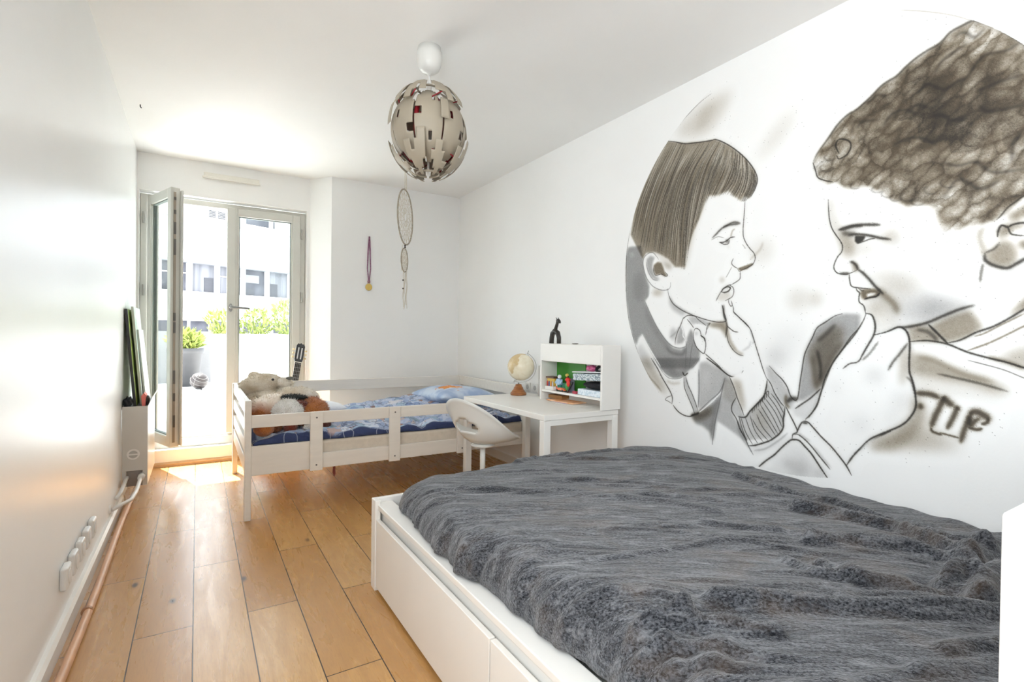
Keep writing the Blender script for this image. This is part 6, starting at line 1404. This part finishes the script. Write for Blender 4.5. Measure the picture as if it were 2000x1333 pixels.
('s', [(907,2370),(874,2348),(826,2319),(779,2288),(740,2260),(711,2236),(687,2213)], 1.2, 0.16, 'b', 0.6),]
MC, MR = (1356., 1475.5), 1000.
def mural():
    st_ = 2.2
    y0, y1, z0, z1 = 352., 2362., 470., 2480.
    ny, nz = int((y1-y0)/st_)+1, int((z1-z0)/st_)+1
    Yg, Zg = np.meshgrid(y0+st_*np.arange(ny), z0+st_*np.arange(nz))      # rows go up the wall
    rng = np.random.RandomState(7)
    def blur(a, r):
        r = int(round(r))
        if r < 1: return a
        for _ in range(2):
            for ax in (0, 1):
                p = np.pad(a, [(r+1, r) if i == ax else (0, 0) for i in (0, 1)], 'edge'); c = np.cumsum(p, axis=ax)
                n_ = a.shape[ax]
                a = (np.take(c, range(2*r+1, 2*r+1+n_), ax)-np.take(c, range(0, n_), ax))/(2*r+1)
        return a
    def vnoise(sc, seed, oct_=3):
        rs = np.random.RandomState(seed); out = np.zeros_like(Yg); amp = 1; tot = 0
        for o in range(oct_):
            s = sc/2**o; gy, gz = int((y1-y0)/s)+3, int((z1-z0)/s)+3
            g = rs.rand(gz, gy); u = (Yg-y0)/s; v = (Zg-z0)/s; iu = u.astype(int); iv = v.astype(int); fu = u-iu; fv = v-iv
            fu = fu*fu*(3-2*fu); fv = fv*fv*(3-2*fv)
            out += amp*((g[iv, iu]*(1-fu)+g[iv, iu+1]*fu)*(1-fv)+(g[iv+1, iu]*(1-fu)+g[iv+1, iu+1]*fu)*fv); tot += amp; amp *= .55
        return out/tot
    grain = rng.rand(nz, ny); grain2 = .5*grain+.5*blur(grain, 1)
    def inside(pts):
        P = np.array(pts, float); m = np.zeros(Yg.shape, bool)
        j0 = max(0, int((P[:, 1].min()-z0)/st_)); j1 = min(nz, int((P[:, 1].max()-z0)/st_)+2)
        if j1 <= j0: return m
        Ys, Zs = Yg[j0:j1], Zg[j0:j1]; mm = np.zeros(Ys.shape, bool)
        for (a, b_), (c, d) in zip(P, np.roll(P, -1, 0)):
            if b_ == d: continue
            mm ^= ((b_ > Zs) != (d > Zs)) & (Ys < (c-a)*(Zs-b_)/(d-b_)+a)
        m[j0:j1] = mm; return m
    def spline(pts, step=1.2):
        P = np.array(pts, float)
        if len(P) < 3:
            n_ = max(2, int(np.hypot(*(P[-1]-P[0]))/step)); t_ = np.linspace(0, 1, n_)[:, None]; return P[0]*(1-t_)+P[-1]*t_
        Q = np.vstack([2*P[0]-P[1], P, 2*P[-1]-P[-2]]); out = []
        for i in range(1, len(Q)-2):
            n_ = max(2, int(np.hypot(*(Q[i+1]-Q[i]))/step)); t_ = np.linspace(0, 1, n_, endpoint=False)[:, None]
            a, b_, c, d = Q[i-1], Q[i], Q[i+1], Q[i+2]
            out.append(.5*((2*b_)+(-a+c)*t_+(2*a-5*b_+4*c-d)*t_**2+(-a+3*b_-3*c+d)*t_**3))
        return np.vstack(out+[P[-1:]])
    L = {k: np.zeros((nz, ny)) for k in 'kbg'}                # how much of each ink lies there
    def stamp(pts, wmm, dark, target, taper=True, op='max'):
        n_ = len(pts); w = np.full(n_, wmm)
        if taper and n_ > 6:
            e = np.minimum(np.arange(n_), np.arange(n_)[::-1])/(n_*.12+1); w = w*np.clip(.45+.55*e, 0, 1)
        w = w*(.82+.36*rng.rand(n_)); R = int(math.ceil(wmm*1.5/st_))+1
        cy = (pts[:, 0]-y0)/st_; cz = (pts[:, 1]-z0)/st_; iy = np.round(cy).astype(int); iz = np.round(cz).astype(int)
        for dy in range(-R, R+1):
            for dz in range(-R, R+1):
                jy, jz = iy+dy, iz+dz; ok = (jy >= 0) & (jy < ny) & (jz >= 0) & (jz < nz)
                d2 = ((jy-cy)**2+(jz-cz)**2)*st_*st_; v = dark*np.exp(-d2/(w*w*.5))
                np.maximum.at(target, (jz[ok], jy[ok]), v[ok])
    PXM = 2.15
    for kind, pts, a, b_, ink, soft in MURAL:
        if kind == 'w':
            m = blur(inside(pts).astype(float), b_*PXM/st_*.75)
            T_ = L[ink]
            if a > 0: T_[:] = 1-(1-T_)*(1-a*m*(.86+.28*grain2))
            else: T_[:] = T_*(1+a*m)
        elif kind == 'e':
            m = blur(inside(pts).astype(float), b_*PXM/st_*.75)
            for k in L: L[k] *= 1-m
        elif kind == 's':
            t_ = np.zeros((nz, ny)); stamp(spline(pts), a*PXM*.80+.7, 1., t_)
            if ink == 'w':
                for k in L: L[k] *= 1-np.clip(t_*b_, 0, 1)
            else:
                if soft: t_ = blur(t_, max(0, a*PXM*.5*soft/st_)); t_ = np.clip(t_*(1+.35*soft), 0, 1)
                sp = np.clip(1.25-(.9+.7*soft)*grain*(1.15-t_), 0, 1)
                L[ink][:] = 1-(1-L[ink])*(1-b_*1.12*t_*sp)
                if b_ > .3: L[ink][:] = 1-(1-L[ink])*(1-.30*b_*blur(t_, 4)*(.6+.9*grain))
        elif kind == 'h':
            G = [spline(g, 20) for g in pts]
            G = [np.array([g[int(round(q))] for q in np.linspace(0, len(g)-1, 24)]) for g in G]; n_ = len(G)
            dk = np.zeros((nz, ny)); lt = np.zeros((nz, ny))
            for i in range(520):
                u = rng.rand()*(n_-1.001); k = int(u); f = u-k; g = G[k]*(1-f)+G[k+1]*f
                s0 = int(rng.rand()*10); s1 = min(24, s0+8+int(rng.rand()*16)); g = g[s0:s1]+rng.randn(2)*2.0
                if len(g) < 4: continue
                if i % 3: stamp(spline(g, 2), 1.7+1.2*rng.rand(), .25+.5*rng.rand(), dk)
                else: stamp(spline(g, 2), 2.2+2.2*rng.rand(), .3+.4*rng.rand(), lt)
            for k in L: L[k] *= 1-lt*.75
            L['k'][:] = 1-(1-L['k'])*(1-dk*.75*(.7+.5*grain))
        elif kind == 'curl':
            m0 = inside(pts).astype(float); m = blur(m0, 3); edge = blur(m0, 14)
            ca, sa = math.cos(.75), math.sin(.75)
            U = (-(Yg-1000)*ca+(Zg-2000)*sa)/74.+1.1*vnoise(95, 5); V = ((Yg-1000)*sa+(Zg-2000)*ca)/40.+1.3*vnoise(70, 6)
            best = np.full(Yg.shape, 9.); sec = np.full(Yg.shape, 9.); idv = np.zeros(Yg.shape)
            iu = np.floor(U).astype(int); iv = np.floor(V).astype(int)
            tab = np.random.RandomState(11).rand(64, 64, 3)
            for du in (-1, 0, 1):
                for dv in (-1, 0, 1):
                    h = tab[(iu+du) % 64, (iv+dv) % 64]
                    d = np.hypot(iu+du+h[..., 0]-U, iv+dv+h[..., 1]-V); c = d < best
                    sec = np.where(c, best, np.minimum(sec, d)); idv = np.where(c, h[..., 2], idv); best = np.where(c, d, best)
            crease = np.exp(-((sec-best)/.20)**2); puff = np.clip(1-best*1.1, 0, 1)
            big = vnoise(260, 9, 3)
            deep = np.exp(-(((Yg-830)/330)**2+((Zg-1870)/230)**2))
            tone = .60+.34*deep+.36*(big-.5)+.30*(idv-.5)-.40*puff*(1-.45*deep)+.16*(1-np.clip(puff*1.6, 0, 1))
            tone += .34*(vnoise(22, 12)-.5)+.30*(grain2-.5)
            tone = np.clip(tone, .04, .97)
            fr_ = np.clip(edge*1.9-.25+.5*(vnoise(30, 3)-.5), 0, 1)
            L['b'][:] = 1-(1-L['b'])*(1-m*tone*np.clip(.35+.65*fr_, 0, 1))
            dk = np.clip(crease*(-.20+.50*vnoise(60, 14))+.30*deep*(big > .5)*(vnoise(70, 21)), 0, 1)
            L['k'][:] = 1-(1-L['k'])*(1-m*dk*(.55+.6*grain)*np.clip(.4+.6*fr_, 0, 1))
    # stray specks of charcoal dust
    dn = vnoise(240, 31); sp = (grain > .9985-.0012*(dn > .52)*(Yg < 1250)) & (Zg > 620)
    L['k'] = np.maximum(L['k'], .42*sp)
    base = np.array([.86, .86, .85]); inks = {'k': np.array([4.6, 4.75, 5.0]), 'b': np.array([2.75, 3.1, 3.7]), 'g': np.array([2.35, 2.37, 2.37])}
    col = np.ones(Yg.shape+(3,))*base
    for k in 'gbk':
        col = col*np.exp(-np.clip(L[k], 0, 1)[..., None]**1.18*inks[k])
    keep = (np.hypot(Yg-MC[0], Zg-MC[1]) <= MR) | ((Yg < 1100) & (Zg < 1200) & (Zg > 560))
    # mesh: only the squares that carry paint
    ink_ = blur(np.clip(L['k']+L['b']+L['g'], 0, 1), 12) > .006
    kc = keep & ink_
    q = kc[:-1, :-1] & kc[1:, :-1] & kc[:-1, 1:] & kc[1:, 1:]
    idx = np.arange(ny*nz).reshape(nz, ny); F_ = np.stack([idx[:-1, :-1][q], idx[1:, :-1][q], idx[1:, 1:][q], idx[:-1, 1:][q]], 1)
    used = np.unique(F_); remap = np.full(ny*nz, -1); remap[used] = np.arange(len(used)); F_ = remap[F_]
    co = np.stack([np.full(len(used), XR-.0008), Yg.ravel()[used]/1000, Zg.ravel()[used]/1000], 1).astype(np.float32)
    me = bpy.data.meshes.new('wall_mural'); me.vertices.add(len(co)); me.vertices.foreach_set('co', co.ravel())
    me.loops.add(F_.size); me.loops.foreach_set('vertex_index', F_.ravel().astype(np.int32))
    me.polygons.add(len(F_)); me.polygons.foreach_set('loop_start', np.arange(0, F_.size, 4, dtype=np.int32)); me.update(calc_edges=True)
    ca_ = me.color_attributes.new('paint', 'FLOAT_COLOR', 'POINT')
    c4 = np.concatenate([col.reshape(-1, 3)[used], np.ones((len(used), 1))], 1).astype(np.float32); ca_.data.foreach_set('color', c4.ravel())
    m, n, b = newmat('mural_charcoal'); at = n.nodes.new('ShaderNodeAttribute'); at.attribute_name = 'paint'
    nz_ = node(n, 'ShaderNodeTexNoise'); nz_.inputs['Scale'].default_value = 700; nz_.inputs['Detail'].default_value = 2; n.links.new(coords(n), nz_.inputs['Vector'])
    inv = n.nodes.new('ShaderNodeMath'); inv.operation = 'MULTIPLY_ADD'; n.links.new(nz_.outputs[0], inv.inputs[0]); inv.inputs[1].default_value = .5; inv.inputs[2].default_value = .75
    gm = n.nodes.new('ShaderNodeGamma'); n.links.new(at.outputs['Color'], gm.inputs[0]); n.links.new(inv.outputs[0], gm.inputs[1])
    n.links.new(gm.outputs[0], b.inputs['Base Color']); b.inputs['Roughness'].default_value = .6
    o = bpy.data.objects.new('wall_mural', me); C.objects.link(o); me.materials.append(m)
    return tag(o, 'large round brown and grey mural of two boys on the right wall', 'mural')
mural()
